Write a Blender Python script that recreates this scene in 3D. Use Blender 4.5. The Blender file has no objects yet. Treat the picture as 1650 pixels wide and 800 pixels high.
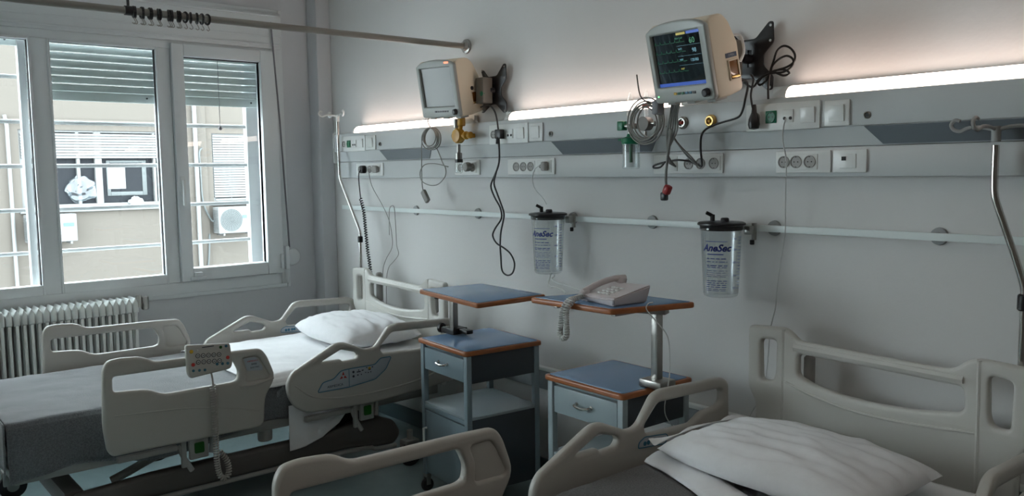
import bpy, bmesh, math, random
from mathutils import Vector, Matrix, noise
random.seed(7)
S = bpy.context.scene
COL = S.collection
PI = math.pi
R = math.radians

# ------------------------------------------------------------------ camera
cam_d = bpy.data.cameras.new('camera')
cam_d.sensor_width = 36.0
cam_d.lens = 1361.5 / 1650 * 36.0
cam_d.clip_start = 0.05
cam_d.clip_end = 200
cam = bpy.data.objects.new('camera', cam_d)
COL.objects.link(cam)
_yaw, _pit, _rol = R(40.35), R(5.29), R(-0.767)
_f = Vector((-math.cos(_yaw)*math.cos(_pit), math.sin(_yaw)*math.cos(_pit), -math.sin(_pit)))
_r = _f.cross(Vector((0, 0, 1))).normalized()
_u = _r.cross(_f)
_r2 = _r*math.cos(_rol) + _u*math.sin(_rol)
_u2 = -_r*math.sin(_rol) + _u*math.cos(_rol)
_m = Matrix((_r2, _u2, -_f)).transposed().to_4x4()
_m.translation = Vector((5.313, -2.898, 1.6))
cam.matrix_world = _m
S.camera = cam

# ------------------------------------------------------------------ daylight (overcast sky) and exposure
w = bpy.data.worlds.new('overcast_sky')
S.world = w
w.use_nodes = True
w.node_tree.nodes['Background'].inputs[0].default_value = (0.85, 0.93, 1.0, 1)
w.node_tree.nodes['Background'].inputs[1].default_value = 11.0
S.view_settings.view_transform = 'Standard'
S.view_settings.look = 'None'
S.view_settings.gamma = 1.0
S.view_settings.exposure = 0.68
CEILING_FILL = 2.2      # strength of the unseen ceiling panels added as fill light
UPLIGHT = 5.5           # strength of the lamps in the bedhead unit

# ------------------------------------------------------------------ materials
def mat(name, col, rough=0.5, metal=0.0, var=0.0, vscale=6.0, bump=0.0, bscale=60.0, coat=0.0,
        sheen=0.0, emit=None, estr=0.0, spec=0.5, trans=0.0):
    m = bpy.data.materials.new(name)
    m.use_nodes = True
    nt = m.node_tree
    b = nt.nodes['Principled BSDF']
    c = (col[0], col[1], col[2], 1)
    b.inputs['Base Color'].default_value = c
    b.inputs['Roughness'].default_value = rough
    b.inputs['Metallic'].default_value = metal
    b.inputs['Coat Weight'].default_value = coat
    b.inputs['Specular IOR Level'].default_value = spec
    b.inputs['Transmission Weight'].default_value = trans
    if sheen:
        b.inputs['Sheen Weight'].default_value = sheen
        b.inputs['Sheen Roughness'].default_value = 0.4
    if emit:
        b.inputs['Emission Color'].default_value = (*emit, 1)
        b.inputs['Emission Strength'].default_value = estr
    tc = nt.nodes.new('ShaderNodeTexCoord')
    if var:
        n = nt.nodes.new('ShaderNodeTexNoise')
        n.inputs['Scale'].default_value = vscale
        n.inputs['Detail'].default_value = 5
        nt.links.new(tc.outputs['Object'], n.inputs['Vector'])
        r = nt.nodes.new('ShaderNodeMixRGB')
        r.inputs[1].default_value = tuple(x*(1-var) for x in col)+(1,)
        r.inputs[2].default_value = tuple(min(1, x*(1+var)) for x in col)+(1,)
        nt.links.new(n.outputs['Fac'], r.inputs[0])
        nt.links.new(r.outputs[0], b.inputs['Base Color'])
    if bump:
        n = nt.nodes.new('ShaderNodeTexNoise')
        n.inputs['Scale'].default_value = bscale
        n.inputs['Detail'].default_value = 4
        nt.links.new(tc.outputs['Object'], n.inputs['Vector'])
        bp = nt.nodes.new('ShaderNodeBump')
        bp.inputs['Strength'].default_value = bump
        bp.inputs['Distance'].default_value = 0.01
        nt.links.new(n.outputs['Fac'], bp.inputs['Height'])
        nt.links.new(bp.outputs[0], b.inputs['Normal'])
    return m

def clear_mat(name, tint, gloss=0.06):
    m = bpy.data.materials.new(name)
    m.use_nodes = True
    nt = m.node_tree
    nt.nodes.clear()
    o = nt.nodes.new('ShaderNodeOutputMaterial')
    t = nt.nodes.new('ShaderNodeBsdfTransparent')
    t.inputs[0].default_value = (*tint, 1)
    g = nt.nodes.new('ShaderNodeBsdfGlossy')
    g.inputs['Roughness'].default_value = 0.02
    lw = nt.nodes.new('ShaderNodeLayerWeight')
    lw.inputs[0].default_value = 0.25
    mm = nt.nodes.new('ShaderNodeMath')
    mm.operation = 'MULTIPLY_ADD'
    mm.inputs[1].default_value = 0.35
    mm.inputs[2].default_value = gloss
    nt.links.new(lw.outputs['Fresnel'], mm.inputs[0])
    x = nt.nodes.new('ShaderNodeMixShader')
    nt.links.new(mm.outputs[0], x.inputs[0])
    nt.links.new(t.outputs[0], x.inputs[1])
    nt.links.new(g.outputs[0], x.inputs[2])
    nt.links.new(x.outputs[0], o.inputs[0])
    return m

def plastic_film_mat(name, tint, white=0.25):
    m = clear_mat(name, tint, 0.08)
    nt = m.node_tree
    o = [n for n in nt.nodes if n.type == 'OUTPUT_MATERIAL'][0]
    last = o.inputs[0].links[0].from_node
    d = nt.nodes.new('ShaderNodeBsdfTranslucent')
    d.inputs[0].default_value = (.9, .93, .95, 1)
    x = nt.nodes.new('ShaderNodeMixShader')
    x.inputs[0].default_value = white
    nt.links.new(last.outputs[0], x.inputs[1])
    nt.links.new(d.outputs[0], x.inputs[2])
    nt.links.new(x.outputs[0], o.inputs[0])
    return m

M = dict(
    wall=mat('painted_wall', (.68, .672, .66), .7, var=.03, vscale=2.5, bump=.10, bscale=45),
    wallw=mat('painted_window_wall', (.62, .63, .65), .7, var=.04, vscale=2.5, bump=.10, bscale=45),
    wall_dim=mat('dimmed_unseen_wall', (.34, .31, .28), .8),  # unseen walls made dark to cut bounce light on the beds
    ceil=mat('ceiling_paint', (.75, .75, .74), .9),
    floor=mat('teal_linoleum', (.28, .375, .385), .2, var=.08, vscale=14, spec=.6),
    skirt=mat('dark_skirting', (.05, .08, .09), .4),
    bumper=mat('grey_bumper', (.22, .24, .25), .5),
    pvc=mat('white_pvc', (.74, .77, .78), .35),
    pvcd=mat('black_gasket', (.02, .02, .025), .5),  # black gasket round the window panes
    shutter=mat('shutter_grey_green', (.52, .57, .56), .5, var=.05),
    paint_white=mat('white_enamel', (.78, .80, .79), .35),
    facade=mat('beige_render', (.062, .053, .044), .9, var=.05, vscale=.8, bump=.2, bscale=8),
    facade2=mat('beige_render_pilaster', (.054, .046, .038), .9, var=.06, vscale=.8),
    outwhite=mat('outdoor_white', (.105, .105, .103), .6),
    outdark=mat('dark_room_glass', (.010, .011, .013), .6, spec=.1),
    outpane=mat('outdoor_frame_grey', (.04, .046, .046), .5),
    ground=mat('asphalt', (.10, .10, .10), .9),
    rad=mat('radiator_enamel', (.74, .76, .74), .3),
    panel=mat('bedhead_white_metal', (.56, .58, .58), .35, var=.02),
    paneld=mat('bedhead_grey_channel', (.13, .15, .17), .35),
    plate=mat('switch_plastic', (.78, .79, .77), .3),
    plated=mat('socket_well', (.33, .32, .30), .45),
    hole=mat('black_hole', (.01, .01, .01), .6),
    green=mat('green_socket', (.0, .16, .07), .35),
    alu=mat('brushed_rail', (.74, .80, .79), .4),
    chrome=mat('chrome_steel', (.62, .60, .57), .16, metal=1),
    steel=mat('satin_steel', (.36, .35, .33), .3, metal=.9),
    brass=mat('brass', (.62, .42, .16), .3, metal=.9),
    amber=mat('amber_yellow_plastic', (.50, .25, .015), .35),
    black=mat('black_plastic', (.012, .012, .014), .35),
    rubber=mat('black_rubber', (.015, .015, .017), .6),
    cable_b=mat('black_cable', (.012, .011, .012), .4),
    cable_g=mat('grey_cable', (.25, .245, .225), .45),
    cable_w=mat('white_cable', (.60, .60, .58), .45),
    red=mat('red_plastic', (.35, .012, .015), .4),
    abs=mat('bed_grey_plastic', (.45, .43, .39), .38, var=.02, bump=.06, bscale=300),
    absl=mat('headboard_plastic', (.60, .59, .55), .38, var=.02, bump=.06, bscale=300),
    bedmetal=mat('bed_frame_metal', (.33, .33, .31), .4, var=.04),
    beddark=mat('bed_chassis_cover', (.105, .098, .09), .5, var=.06),
    matt=mat('mattress_cover', (.06, .08, .10), .7),
    label=mat('label_foil', (.40, .44, .48), .3),
    labelblue=mat('label_blue_outline', (.03, .16, .26), .4),
    ink=mat('dark_ink', (.02, .025, .04), .5),
    inkblue=mat('blue_ink', (.012, .03, .24), .5),
    inkred=mat('red_ink', (.50, .04, .03), .5),
    key_y=mat('yellow_key', (.55, .33, .03), .4), key_b=mat('blue_key', (.03, .13, .20), .4),
    key_g=mat('green_key', (.0, .12, .05), .4), key_w=mat('pale_key', (.50, .50, .47), .4),
    relg=mat('release_green', (.0, .085, .0), .35),
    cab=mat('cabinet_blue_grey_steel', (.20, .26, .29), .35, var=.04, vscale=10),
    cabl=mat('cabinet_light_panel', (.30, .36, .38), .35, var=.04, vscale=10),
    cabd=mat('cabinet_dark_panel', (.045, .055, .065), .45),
    shelf=mat('steel_shelf', (.32, .37, .39), .22),
    blue=mat('blue_laminate', (.17, .30, .50), .22, var=.05, vscale=8),
    wood=mat('wood_edge_band', (.36, .12, .040), .33, var=.25, vscale=30),
    mon=mat('monitor_cream', (.76, .66, .51), .42), bezel=mat('monitor_bezel_grey', (.36, .37, .345), .35),
    doorbrown=mat('recorder_door_brown', (.20, .075, .012), .12, coat=.6),
    mountbox=mat('mount_taupe_metal', (.17, .155, .13), .45),
    phone=mat('telephone_plastic', (.66, .60, .60), .4),
    lettergrey=mat('grey_letter', (.2, .2, .22), .5),
    paper=mat('paper', (.15, .15, .15), .8),
    glass=clear_mat('window_glass', (.93, .96, .95), .03),
    bottle=plastic_film_mat('canister_plastic', (.95, .965, .97), .06),
    tube=plastic_film_mat('clear_tube', (.93, .95, .95), .08),
    bag=plastic_film_mat('plastic_bag', (.75, .82, .86), .18),
    lightgrip=mat('grey_hook_plastic', (.33, .33, .32), .4),
    discs=mat('grey_disc', (.30, .31, .31), .5),
    grillewhite=mat('grille_white', (.36, .365, .365), .5),
    railpaint=mat('taupe_rail_paint', (.30, .28, .25), .35),
    curtain=mat('white_curtain', (.6, .68, .72), .9),
)

_nt = M['curtain'].node_tree
_o = [n for n in _nt.nodes if n.type == 'OUTPUT_MATERIAL'][0]
_tr = _nt.nodes.new('ShaderNodeBsdfTranslucent'); _tr.inputs[0].default_value = (.75, .82, .88, 1)
_mx = _nt.nodes.new('ShaderNodeMixShader'); _mx.inputs[0].default_value = .6
_nt.links.new(_nt.nodes['Principled BSDF'].outputs[0], _mx.inputs[1])
_nt.links.new(_tr.outputs[0], _mx.inputs[2]); _nt.links.new(_mx.outputs[0], _o.inputs[0])

def fabric(name, col, col2, scale, bump, sheen=0.0, sr=.4, rough=.9):
    m = mat(name, col, rough)
    nt = m.node_tree
    b = nt.nodes['Principled BSDF']
    b.inputs['Sheen Weight'].default_value = sheen
    b.inputs['Sheen Roughness'].default_value = sr
    b.inputs['Specular IOR Level'].default_value = .2
    tc = [n for n in nt.nodes if n.type == 'TEX_COORD'][0]
    n1 = nt.nodes.new('ShaderNodeTexNoise')
    n1.inputs['Scale'].default_value = scale
    n1.inputs['Detail'].default_value = 6
    n1.inputs['Roughness'].default_value = .7
    nt.links.new(tc.outputs['Object'], n1.inputs['Vector'])
    cr = nt.nodes.new('ShaderNodeValToRGB')
    cr.color_ramp.elements[0].position = .35
    cr.color_ramp.elements[1].position = .65
    cr.color_ramp.elements[0].color = (*col, 1)
    cr.color_ramp.elements[1].color = (*col2, 1)
    nt.links.new(n1.outputs['Fac'], cr.inputs[0])
    nt.links.new(cr.outputs[0], b.inputs['Base Color'])
    bp = nt.nodes.new('ShaderNodeBump')
    bp.inputs['Strength'].default_value = bump
    bp.inputs['Distance'].default_value = .004
    nt.links.new(n1.outputs['Fac'], bp.inputs['Height'])
    nt.links.new(bp.outputs[0], b.inputs['Normal'])
    return m
M['blanket'] = fabric('grey_wool_blanket', (.11, .122, .133), (.21, .222, .235), 160, .8, sheen=1.0, sr=.35)
M['blanket2'] = fabric('grey_wool_blanket_dark', (.06, .058, .058), (.15, .145, .142), 190, .8, sheen=.25, sr=.5)
M['sheet'] = fabric('white_cotton', (.80, .80, .81), (.84, .84, .85), 20, .15, sheen=.2)

def lamp_mat(name, col, s):
    m = bpy.data.materials.new(name)
    m.use_nodes = True
    nt = m.node_tree
    nt.nodes.clear()
    o = nt.nodes.new('ShaderNodeOutputMaterial')
    e = nt.nodes.new('ShaderNodeEmission')
    e.inputs[0].default_value = (*col, 1)
    e.inputs[1].default_value = s
    nt.links.new(e.outputs[0], o.inputs[0])
    return m
M['uplight'] = lamp_mat('uplight_diffuser_glow', (1, .80, .70), UPLIGHT)
M['ceil_fill'] = lamp_mat('ceiling_fill_glow', (1, .93, .86), CEILING_FILL)

# ------------------------------------------------------------------ mesh helpers
def tag(o, label=None, cat=None, group=None, kind=None):
    if label: o['label'] = label
    if cat: o['category'] = cat
    if group: o['group'] = group
    if kind: o['kind'] = kind
    return o

def finish(me, ang=32):
    me.shade_smooth()
    me.set_sharp_from_angle(angle=R(ang))
    return me

def obj(name, bm, m, parent=None, loc=None, rot=None, ang=32):
    me = bpy.data.meshes.new(name)
    bmesh.ops.recalc_face_normals(bm, faces=bm.faces)
    bm.to_mesh(me)
    bm.free()
    me.materials.append(M[m] if isinstance(m, str) else m)
    finish(me, ang)
    return link(name, me, parent, loc, rot)

def link(name, me, parent=None, loc=None, rot=None):
    o = bpy.data.objects.new(name, me)
    COL.objects.link(o)
    if parent: o.parent = parent
    if loc is not None: o.location = loc
    if rot is not None: o.rotation_euler = rot
    return o

def thing(name, label, cat, loc=(0, 0, 0), rz=0, group=None):
    o = bpy.data.objects.new(name, None)
    COL.objects.link(o)
    o.empty_display_size = .05
    o.location = loc
    o.rotation_euler = (0, 0, rz)
    return tag(o, label, cat, group)

def copy_tree(o, parent=None):
    c = o.copy()
    COL.objects.link(c)
    c.parent = parent
    for ch in o.children:
        copy_tree(ch, c)
    return c

def B(): return bmesh.new()

def box(bm, a, b, bev=0.0, seg=2, mtx=None):
    """box between corners a and b"""
    t = bmesh.new()
    bmesh.ops.create_cube(t, size=1)
    sx, sy, sz = [abs(b[i]-a[i]) for i in range(3)]
    c = [(a[i]+b[i])/2 for i in range(3)]
    for v in t.verts:
        v.co = Vector((v.co.x*sx+c[0], v.co.y*sy+c[1], v.co.z*sz+c[2]))
    if bev:
        bev = min(bev, .49*min(sx, sy, sz))
        bmesh.ops.bevel(t, geom=list(t.edges), offset=bev, segments=seg, affect='EDGES', profile=.5)
    return merge(bm, t, mtx)

def merge(bm, t, mtx=None):
    if mtx is not None: bmesh.ops.transform(t, matrix=mtx, verts=t.verts)
    me = bpy.data.meshes.new('tmp')
    t.to_mesh(me)
    t.free()
    bm.from_mesh(me)
    bpy.data.meshes.remove(me)
    return bm

def bx(a, b, bev=0.0, seg=2, mtx=None): return box(B(), a, b, bev, seg, mtx)

def smooth_path(pts, n=5, closed=False):
    pts = [Vector(p) for p in pts]
    if len(pts) < 3: return pts
    out = []
    N = len(pts)
    rng = N if closed else N-1
    for i in range(rng):
        if closed:
            p0, p1, p2, p3 = pts[(i-1) % N], pts[i], pts[(i+1) % N], pts[(i+2) % N]
        else:
            p0, p1, p2, p3 = pts[max(0, i-1)], pts[i], pts[i+1], pts[min(N-1, i+2)]
        for k in range(n):
            t = k/n
            out.append(.5*((2*p1)+(-p0+p2)*t+(2*p0-5*p1+4*p2-p3)*t*t+(-p0+3*p1-3*p2+p3)*t**3))
    if not closed: out.append(pts[-1])
    return out

def tube(bm, pts, r, seg=8, sm=0, cap=True, radii=None, flat=None):
    if sm: pts = smooth_path(pts, sm)
    pts = [Vector(p) for p in pts]
    N = len(pts)
    rings = []
    up = None
    for i, p in enumerate(pts):
        d = (pts[min(i+1, N-1)]-pts[max(i-1, 0)])
        if d.length < 1e-9: d = Vector((0, 0, 1))
        d.normalize()
        if up is None:
            up = d.orthogonal().normalized()
            if flat is not None:
                up = (Vector(flat) - d*Vector(flat).dot(d)).normalized()
        else:
            up = (up-d*up.dot(d))
            up = up.normalized() if up.length > 1e-6 else d.orthogonal().normalized()
        s = d.cross(up)
        rr = radii[i] if radii else r
        rings.append([bm.verts.new(p+rr*(up*math.cos(2*PI*k/seg)+s*math.sin(2*PI*k/seg))) for k in range(seg)])
    for a, b in zip(rings, rings[1:]):
        for k in range(seg):
            bm.faces.new((a[k], a[(k+1) % seg], b[(k+1) % seg], b[k]))
    if cap:
        bm.faces.new(rings[0])
        bm.faces.new(rings[-1])
    return bm

def lathe(bm, prof, seg=24, mtx=None, sx=1, sy=1):
    """profile of (radius, z) around z"""
    t = bmesh.new()
    rings = []
    for r, z in prof:
        if r < 1e-6: rings.append([t.verts.new((0, 0, z))])
        else: rings.append([t.verts.new((sx*r*math.cos(2*PI*k/seg), sy*r*math.sin(2*PI*k/seg), z)) for k in range(seg)])
    for a, b in zip(rings, rings[1:]):
        for k in range(seg):
            q = [a[k % len(a)], a[(k+1) % len(a)], b[(k+1) % len(b)], b[k % len(b)]]
            u = []
            for v in q:
                if v not in u: u.append(v)
            if len(u) > 2: t.faces.new(u)
    return merge(bm, t, mtx)

def cyl(bm, p0, p1, r, seg=20, bev=.0):
    p0, p1 = Vector(p0), Vector(p1)
    h = (p1-p0).length
    q = (p1-p0).to_track_quat('Z', 'Y').to_matrix().to_4x4()
    q.translation = p0
    pr = [(0, 0), (r-bev, 0), (r, bev), (r, h-bev), (r-bev, h), (0, h)] if bev else [(0, 0), (r, 0), (r, h), (0, h)]
    return lathe(bm, pr, seg, q)

def fillet(pts, rad, n=4):
    """round the corners of a closed 2D polygon; rad is a number or a list"""
    out = []
    N = len(pts)
    for i in range(N):
        a, p, b = Vector(pts[i-1]), Vector(pts[i]), Vector(pts[(i+1) % N])
        r = rad[i] if isinstance(rad, (list, tuple)) else rad
        u, v = (a-p), (b-p)
        d = min(r, u.length*.45, v.length*.45)
        if d < 1e-5:
            out.append(p); continue
        s, e = p+u.normalized()*d, p+v.normalized()*d
        for k in range(n+1):
            t = k/n
            out.append(s*(1-t)**2+p*2*t*(1-t)+e*t*t)
    return out

PLANES = {
    'YZ': lambda x: Matrix(((0, 0, 1, x), (1, 0, 0, 0), (0, 1, 0, 0), (0, 0, 0, 1))),
    'XZ': lambda y: Matrix(((1, 0, 0, 0), (0, 0, 1, y), (0, 1, 0, 0), (0, 0, 0, 1))),
    'XY': lambda z: Matrix(((1, 0, 0, 0), (0, 1, 0, 0), (0, 0, 1, z), (0, 0, 0, 1))),
}
def plate(bm, outer, holes, th, bev, mtx, br=2):
    """flat plate with holes and rounded edges; 2D (u,v), thickness th centred on the plane"""
    cu = bpy.data.curves.new('tmpc', 'CURVE')
    cu.dimensions = '2D'
    cu.fill_mode = 'BOTH'
    bev = min(bev, th/2-1e-4)
    cu.extrude = th/2-bev
    cu.bevel_depth = bev
    cu.offset = -bev
    cu.bevel_resolution = br
    for poly in [outer]+list(holes):
        sp = cu.splines.new('POLY')
        sp.points.add(len(poly)-1)
        for q, p in zip(sp.points, poly): q.co = (p[0], p[1], 0, 1)
        sp.use_cyclic_u = True
    o = bpy.data.objects.new('tmpo', cu)
    me = bpy.data.meshes.new_from_object(o)
    t = bmesh.new()
    t.from_mesh(me)
    bmesh.ops.remove_doubles(t, verts=t.verts, dist=1e-5)
    bpy.data.objects.remove(o)
    bpy.data.curves.remove(cu)
    bpy.data.meshes.remove(me)
    return merge(bm, t, mtx)

def text(name, s, size, m, parent, mtx, th=.0006, italic=0, sx=1.0):
    cu = bpy.data.curves.new('tmpt', 'FONT')
    cu.body = s
    cu.size = size
    cu.extrude = th/2
    cu.shear = italic
    if italic: cu.offset = .0011
    cu.align_x = 'CENTER'
    cu.align_y = 'CENTER'
    cu.resolution_u = 3
    o = bpy.data.objects.new('tmpo', cu)
    me = bpy.data.meshes.new_from_object(o)
    bpy.data.objects.remove(o)
    me.transform(mtx @ Matrix.Diagonal((sx, 1, 1, 1)))
    me.materials.clear()
    me.materials.append(M[m])
    me.name = name
    return link(name, me, parent)

def V3(x, y, z): return Vector((x, y, z))
def T(x, y, z): return Matrix.Translation((x, y, z))
def RX(a): return Matrix.Rotation(a, 4, 'X')
def RY(a): return Matrix.Rotation(a, 4, 'Y')
def RZ(a): return Matrix.Rotation(a, 4, 'Z')

# ------------------------------------------------------------------ room shell
XW = -0.137     # inner face of the window wall
RX1, RY1, CZ = 7.2, -6.2, 3.15
def struct(name, bm, m, parent=None, **k):
    o = obj(name, bm, m, parent, **k)
    if parent is None: o['kind'] = 'structure'
    return o
struct('floor', bx((XW-.3, RY1-.1, -.1), (RX1+.1, .12, 0)), 'floor')
struct('ceiling', bx((XW-.3, RY1-.1, CZ), (RX1+.1, .12, CZ+.12)), 'ceil')
struct('wall_back', bx((XW, .0015, 0), (RX1, .12, CZ)), 'wall')
struct('wall_right', bx((RX1, RY1, 0), (RX1+.1, .12, CZ)), 'wall_dim')
struct('wall_front', bx((XW, RY1-.1, 0), (RX1, RY1, CZ)), 'wall_dim')
# window wall with two openings
W1 = (-2.64, -.315, .84, 2.67)
W2 = (-5.9, -3.35, .84, 2.67)  # out-of-view opening, added to let in more daylight
b = B()
for y0, y1, z0, z1 in [(RY1, W2[0], 0, CZ), (W2[1], W1[0], 0, CZ), (W1[1], .12, 0, CZ), (W2[0], W2[1], 0, .84), (W1[0], W1[1], 0, .84),
                       (W2[0], W2[1], 2.67, CZ), (W1[0], W1[1], 2.67, CZ)]:
    box(b, (XW-.28, y0, z0), (XW-.0015, y1, z1))
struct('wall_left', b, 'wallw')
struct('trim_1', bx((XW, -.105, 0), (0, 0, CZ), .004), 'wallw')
# bumper rail with white cap, skirting
b = bx((0, -.028, .475), (RX1, 0, .575), .004)
o = struct('trim_2', b, 'bumper')
struct('cap_strip', bx((0, -.032, .572), (RX1, 0, .59), .004), 'paint_white', o)
struct('baseboard_back', bx((0, -.014, 0), (RX1, 0, .1), .003), 'skirt')
struct('baseboard_left', bx((XW, RY1, 0), (XW+.014, -.105, .1), .003), 'skirt')

# ------------------------------------------------------------------ windows
def yz_ring(bm, x0, x1, Y0, Y1, Z0, Z1, wl, wr, wb, wt, bev=.004):
    """picture frame: outer Y0..Y1, Z0..Z1 with bar widths left, right, bottom, top"""
    box(bm, (x0, Y0, Z0), (x1, Y0+wl, Z1), bev)
    box(bm, (x0, Y1-wr, Z0), (x1, Y1, Z1), bev)
    box(bm, (x0, Y0+wl, Z0), (x1, Y1-wr, Z0+wb), bev)
    box(bm, (x0, Y0+wl, Z1-wt), (x1, Y1-wr, Z1), bev)
    return bm

win = thing('window_1', None, None)
win['kind'] = 'structure'
F0, F1 = XW-.05, XW+.02
b = B()
yz_ring(b, F0, F1, -2.64, -.315, .84, 2.43, .09, .05, .075, .05)
box(b, (F0, -1.82, .915), (F1, -1.735, 2.38), .004)
box(b, (F0, -1.125, .915), (F1, -1.052, 2.38), .004)
obj('window_frame', b, 'pvc', win)
b = B()      # beads round the two fixed panes and the flange on the wall
for y0, y1 in ((-2.55, -1.82), (-1.735, -1.125)):
    yz_ring(b, F0+.006, F1+.006, y0-.001, y1+.001, .914, 2.381, .014, .014, .058, .014, .003)
yz_ring(b, XW-.001, XW+.012, -2.70, -.30, .815, 2.69, .07, .022, .03, .028, .003)
obj('glazing_bead', b, 'pvc', win)
b = B()
for y0, y1 in ((-2.54, -1.834), (-1.721, -1.139)):
    yz_ring(b, F0+.03, F0+.052, y0, y1, .968, 2.372, .004, .004, .003, .006, 0)
yz_ring(b, F0+.03, F0+.063, -.981, -.462, .995, 2.337, .004, .010, .003, .008, 0)
obj('seal', b, 'pvcd', win)
for k, (y0, y1) in enumerate(((-2.54, -1.83), (-1.725, -1.135))):
    obj('glass_pane', bx((F0+.035, y0, .965), (F0+.041, y1, 2.375)), 'glass', win)
# opening sash on the right
b = B()
yz_ring(b, F0+.01, F1+.028, -1.05, -.362, .918, 2.412, .075, .11, .082, .078, .006)
sash = obj('sash', b, 'pvc', win)
obj('glass_pane', bx((F0+.04, -.978, .998), (F0+.046, -.468, 2.334)), 'glass', sash)
b = bx((F1+.028, -1.032, 1.47), (F1+.036, -1.006, 1.585), .004)
box(b, (F1+.034, -1.027, 1.40), (F1+.062, -1.011, 1.565), .006)
obj('sash_handle', b, 'paint_white', sash)
b = bx((F1+.0, -1.0, .925), (F1+.045, -.90, .945), .004)
box(b, (F1+.0, -.975, .945), (F1+.05, -.925, .975), .005)
obj('hinge', b, 'pvc', sash)
b = bx((F1, -.385, .95), (F1+.045, -.365, 1.05), .004)
obj('hinge', b, 'pvc', sash)
# roller shutter box above, with ridges
b = bx((XW-.05, -2.64, 2.43), (XW+.03, -.315, 2.665), .003)
for z, t in ((2.45, .012), (2.505, .006), (2.575, .006), (2.64, .018)):
    box(b, (XW+.02, -2.64, z), (XW+.03+t, -.315, z+.010), .002)
obj('shutter_box', b, 'pvc', win)
obj('window_sill', bx((XW-.30, -2.64, .80), (XW-.05, -.315, .842), .005), 'pvc', win)
b = B()
for y in (-2.6, -1.845, -1.09, -.405):
    box(b, (XW-.15, y-.018, .85), (XW-.09, y+.018, 2.42), .002)
obj('guide_channel', b, 'grillewhite', win)

# outside roller shutters, half lowered: each slat a part
slat_me = {}
def shutter(y0, y1, zbot, label):
    t = thing('roller_shutter', label, 'shutter', (XW-.125, 0, 0))
    key = (y0, y1)
    b = B()
    prof = [(-.006, 0), (.004, .004), (.009, .016), (.009, .030), (.003, .041), (-.006, .043)]
    vs = [[b.verts.new((x, y, z)) for x, z in prof] for y in (y0, y1)]
    n = len(prof)
    for k in range(n):
        b.faces.new((vs[0][k], vs[0][(k+1) % n], vs[1][(k+1) % n], vs[1][k]))
    b.faces.new(vs[0]); b.faces.new(vs[1])
    first = obj('slat', b, 'shutter', t)
    b = bx((-.010, y0, 0), (.012, y1, .055), .004)
    o = obj('bottom_slat', b, 'shutter', t, (0, 0, zbot))
    z = zbot+.057
    b = bx((-.010, y0, 0), (.010, y1, .03), .004)
    first.location = (0, 0, z)
    z += .046
    while z < 2.44:
        c = first.copy(); COL.objects.link(c); c.location = (0, 0, z); z += .046
    for y in (y0+.10, y1-.06): obj('stop_stud', cyl(B(), (.011, y, zbot+.03), (.018, y, zbot+.03), .006, 10), 'black', t)
shutter(-1.83, -1.10, 2.045, 'grey roller shutter lowered over the wide middle window pane')
shutter(-1.075, -.42, 2.045, 'grey roller shutter behind the opening sash, with the pull cord in front')
shutter(-2.58, -1.86, 2.345, 'grey roller shutter nearly fully raised over the leftmost window pane')
b = tube(B(), [(XW-.02, -.735, 2.40), (XW-.02, -.737, 2.1), (XW-.02, -.737, 1.91)], .0022, 6)
t = tag(obj('pull_cord', b, 'lettergrey'), 'thin grey pull cord with a small knob inside the right window sash', 'cord')
obj('knob', lathe(B(), [(0, -.015), (.012, -.01), (.014, 0), (.006, .012), (0, .014)], 14), 'lettergrey', t, (XW-.02, -.737, 1.897))
# shutter strap and winder
t = thing('shutter_strap', 'dark shutter strap running down to a round white winder beside the window', 'strap')
b = B()
tube(b, [(XW+.05, -.392, 2.60), (XW+.048, -.352, 1.95), (XW+.045, -.315, 1.09)], .006, 6)
obj('strap', b, 'lettergrey', t)
b = lathe(B(), [(0, .028), (.035, .026), (.055, .014), (.060, 0), (0, 0)], 28, T(XW+.014, -.285, 1.02) @ RY(PI/2))
obj('winder', b, 'pvc', t)
obj('winder_bracket', bx((XW+.0, -.345, .94), (XW+.05, -.318, 1.10), .005), 'pvc', t)

# unseen window added for daylight, further along the same wall (behind the camera's left), with a curtain
added_win = thing('added_window', None, None)
added_win['kind'] = 'structure'
b = B()
yz_ring(b, F0, F1, W2[0], W2[1], .84, 2.67, .07, .07, .07, .07)
box(b, (F0, -4.67, .9), (F1, -4.59, 2.6), .004)
obj('window_frame', b, 'pvc', added_win)
obj('glass_pane', bx((F0+.035, W2[0]+.06, .9), (F0+.041, W2[1]-.06, 2.61)), 'glass', added_win)
b = B()
pr = []
N = 60
y0, y1 = -3.05, -2.50
for i in range(N+1):
    y = y0+(y1-y0)*i/N
    pr.append((.02+.022*math.sin(i*.95)+.008*math.sin(i*2.3), y))
vv = [[b.verts.new((x, y, z)) for x, y in pr] for z in (.93, 2.75)]
for i in range(N): b.faces.new((vv[0][i], vv[0][i+1], vv[1][i+1], vv[1][i]))
o = tag(obj('curtain', b, 'curtain', ang=80), 'white gathered curtain at the far end of the first window', 'curtain')
md = o.modifiers.new('thick', 'SOLIDIFY'); md.thickness = .003

# security grille
t = thing('window_grille', 'white tube security grille outside the window', 'grille', (XW-.22, 0, 0))
bar0 = None
for z in (1.92, 1.66, 1.40, 1.145, 2.18):
    if bar0 is None:
        bar0 = obj('bar', tube(B(), [(0, -3.1, 0), (0, -.47, 0)], .0125, 10), 'grillewhite', t, (0, 0, z))
    else:
        c = bar0.copy(); COL.objects.link(c); c.location = (0, 0, z)
obj('post', bx((-.03, -.485, .55), (.03, -.40, 2.75), .004), 'grillewhite', t)
c = obj('post', bx((-.03, -3.15, .55), (.03, -3.07, 2.75), .004), 'grillewhite', t)

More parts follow.
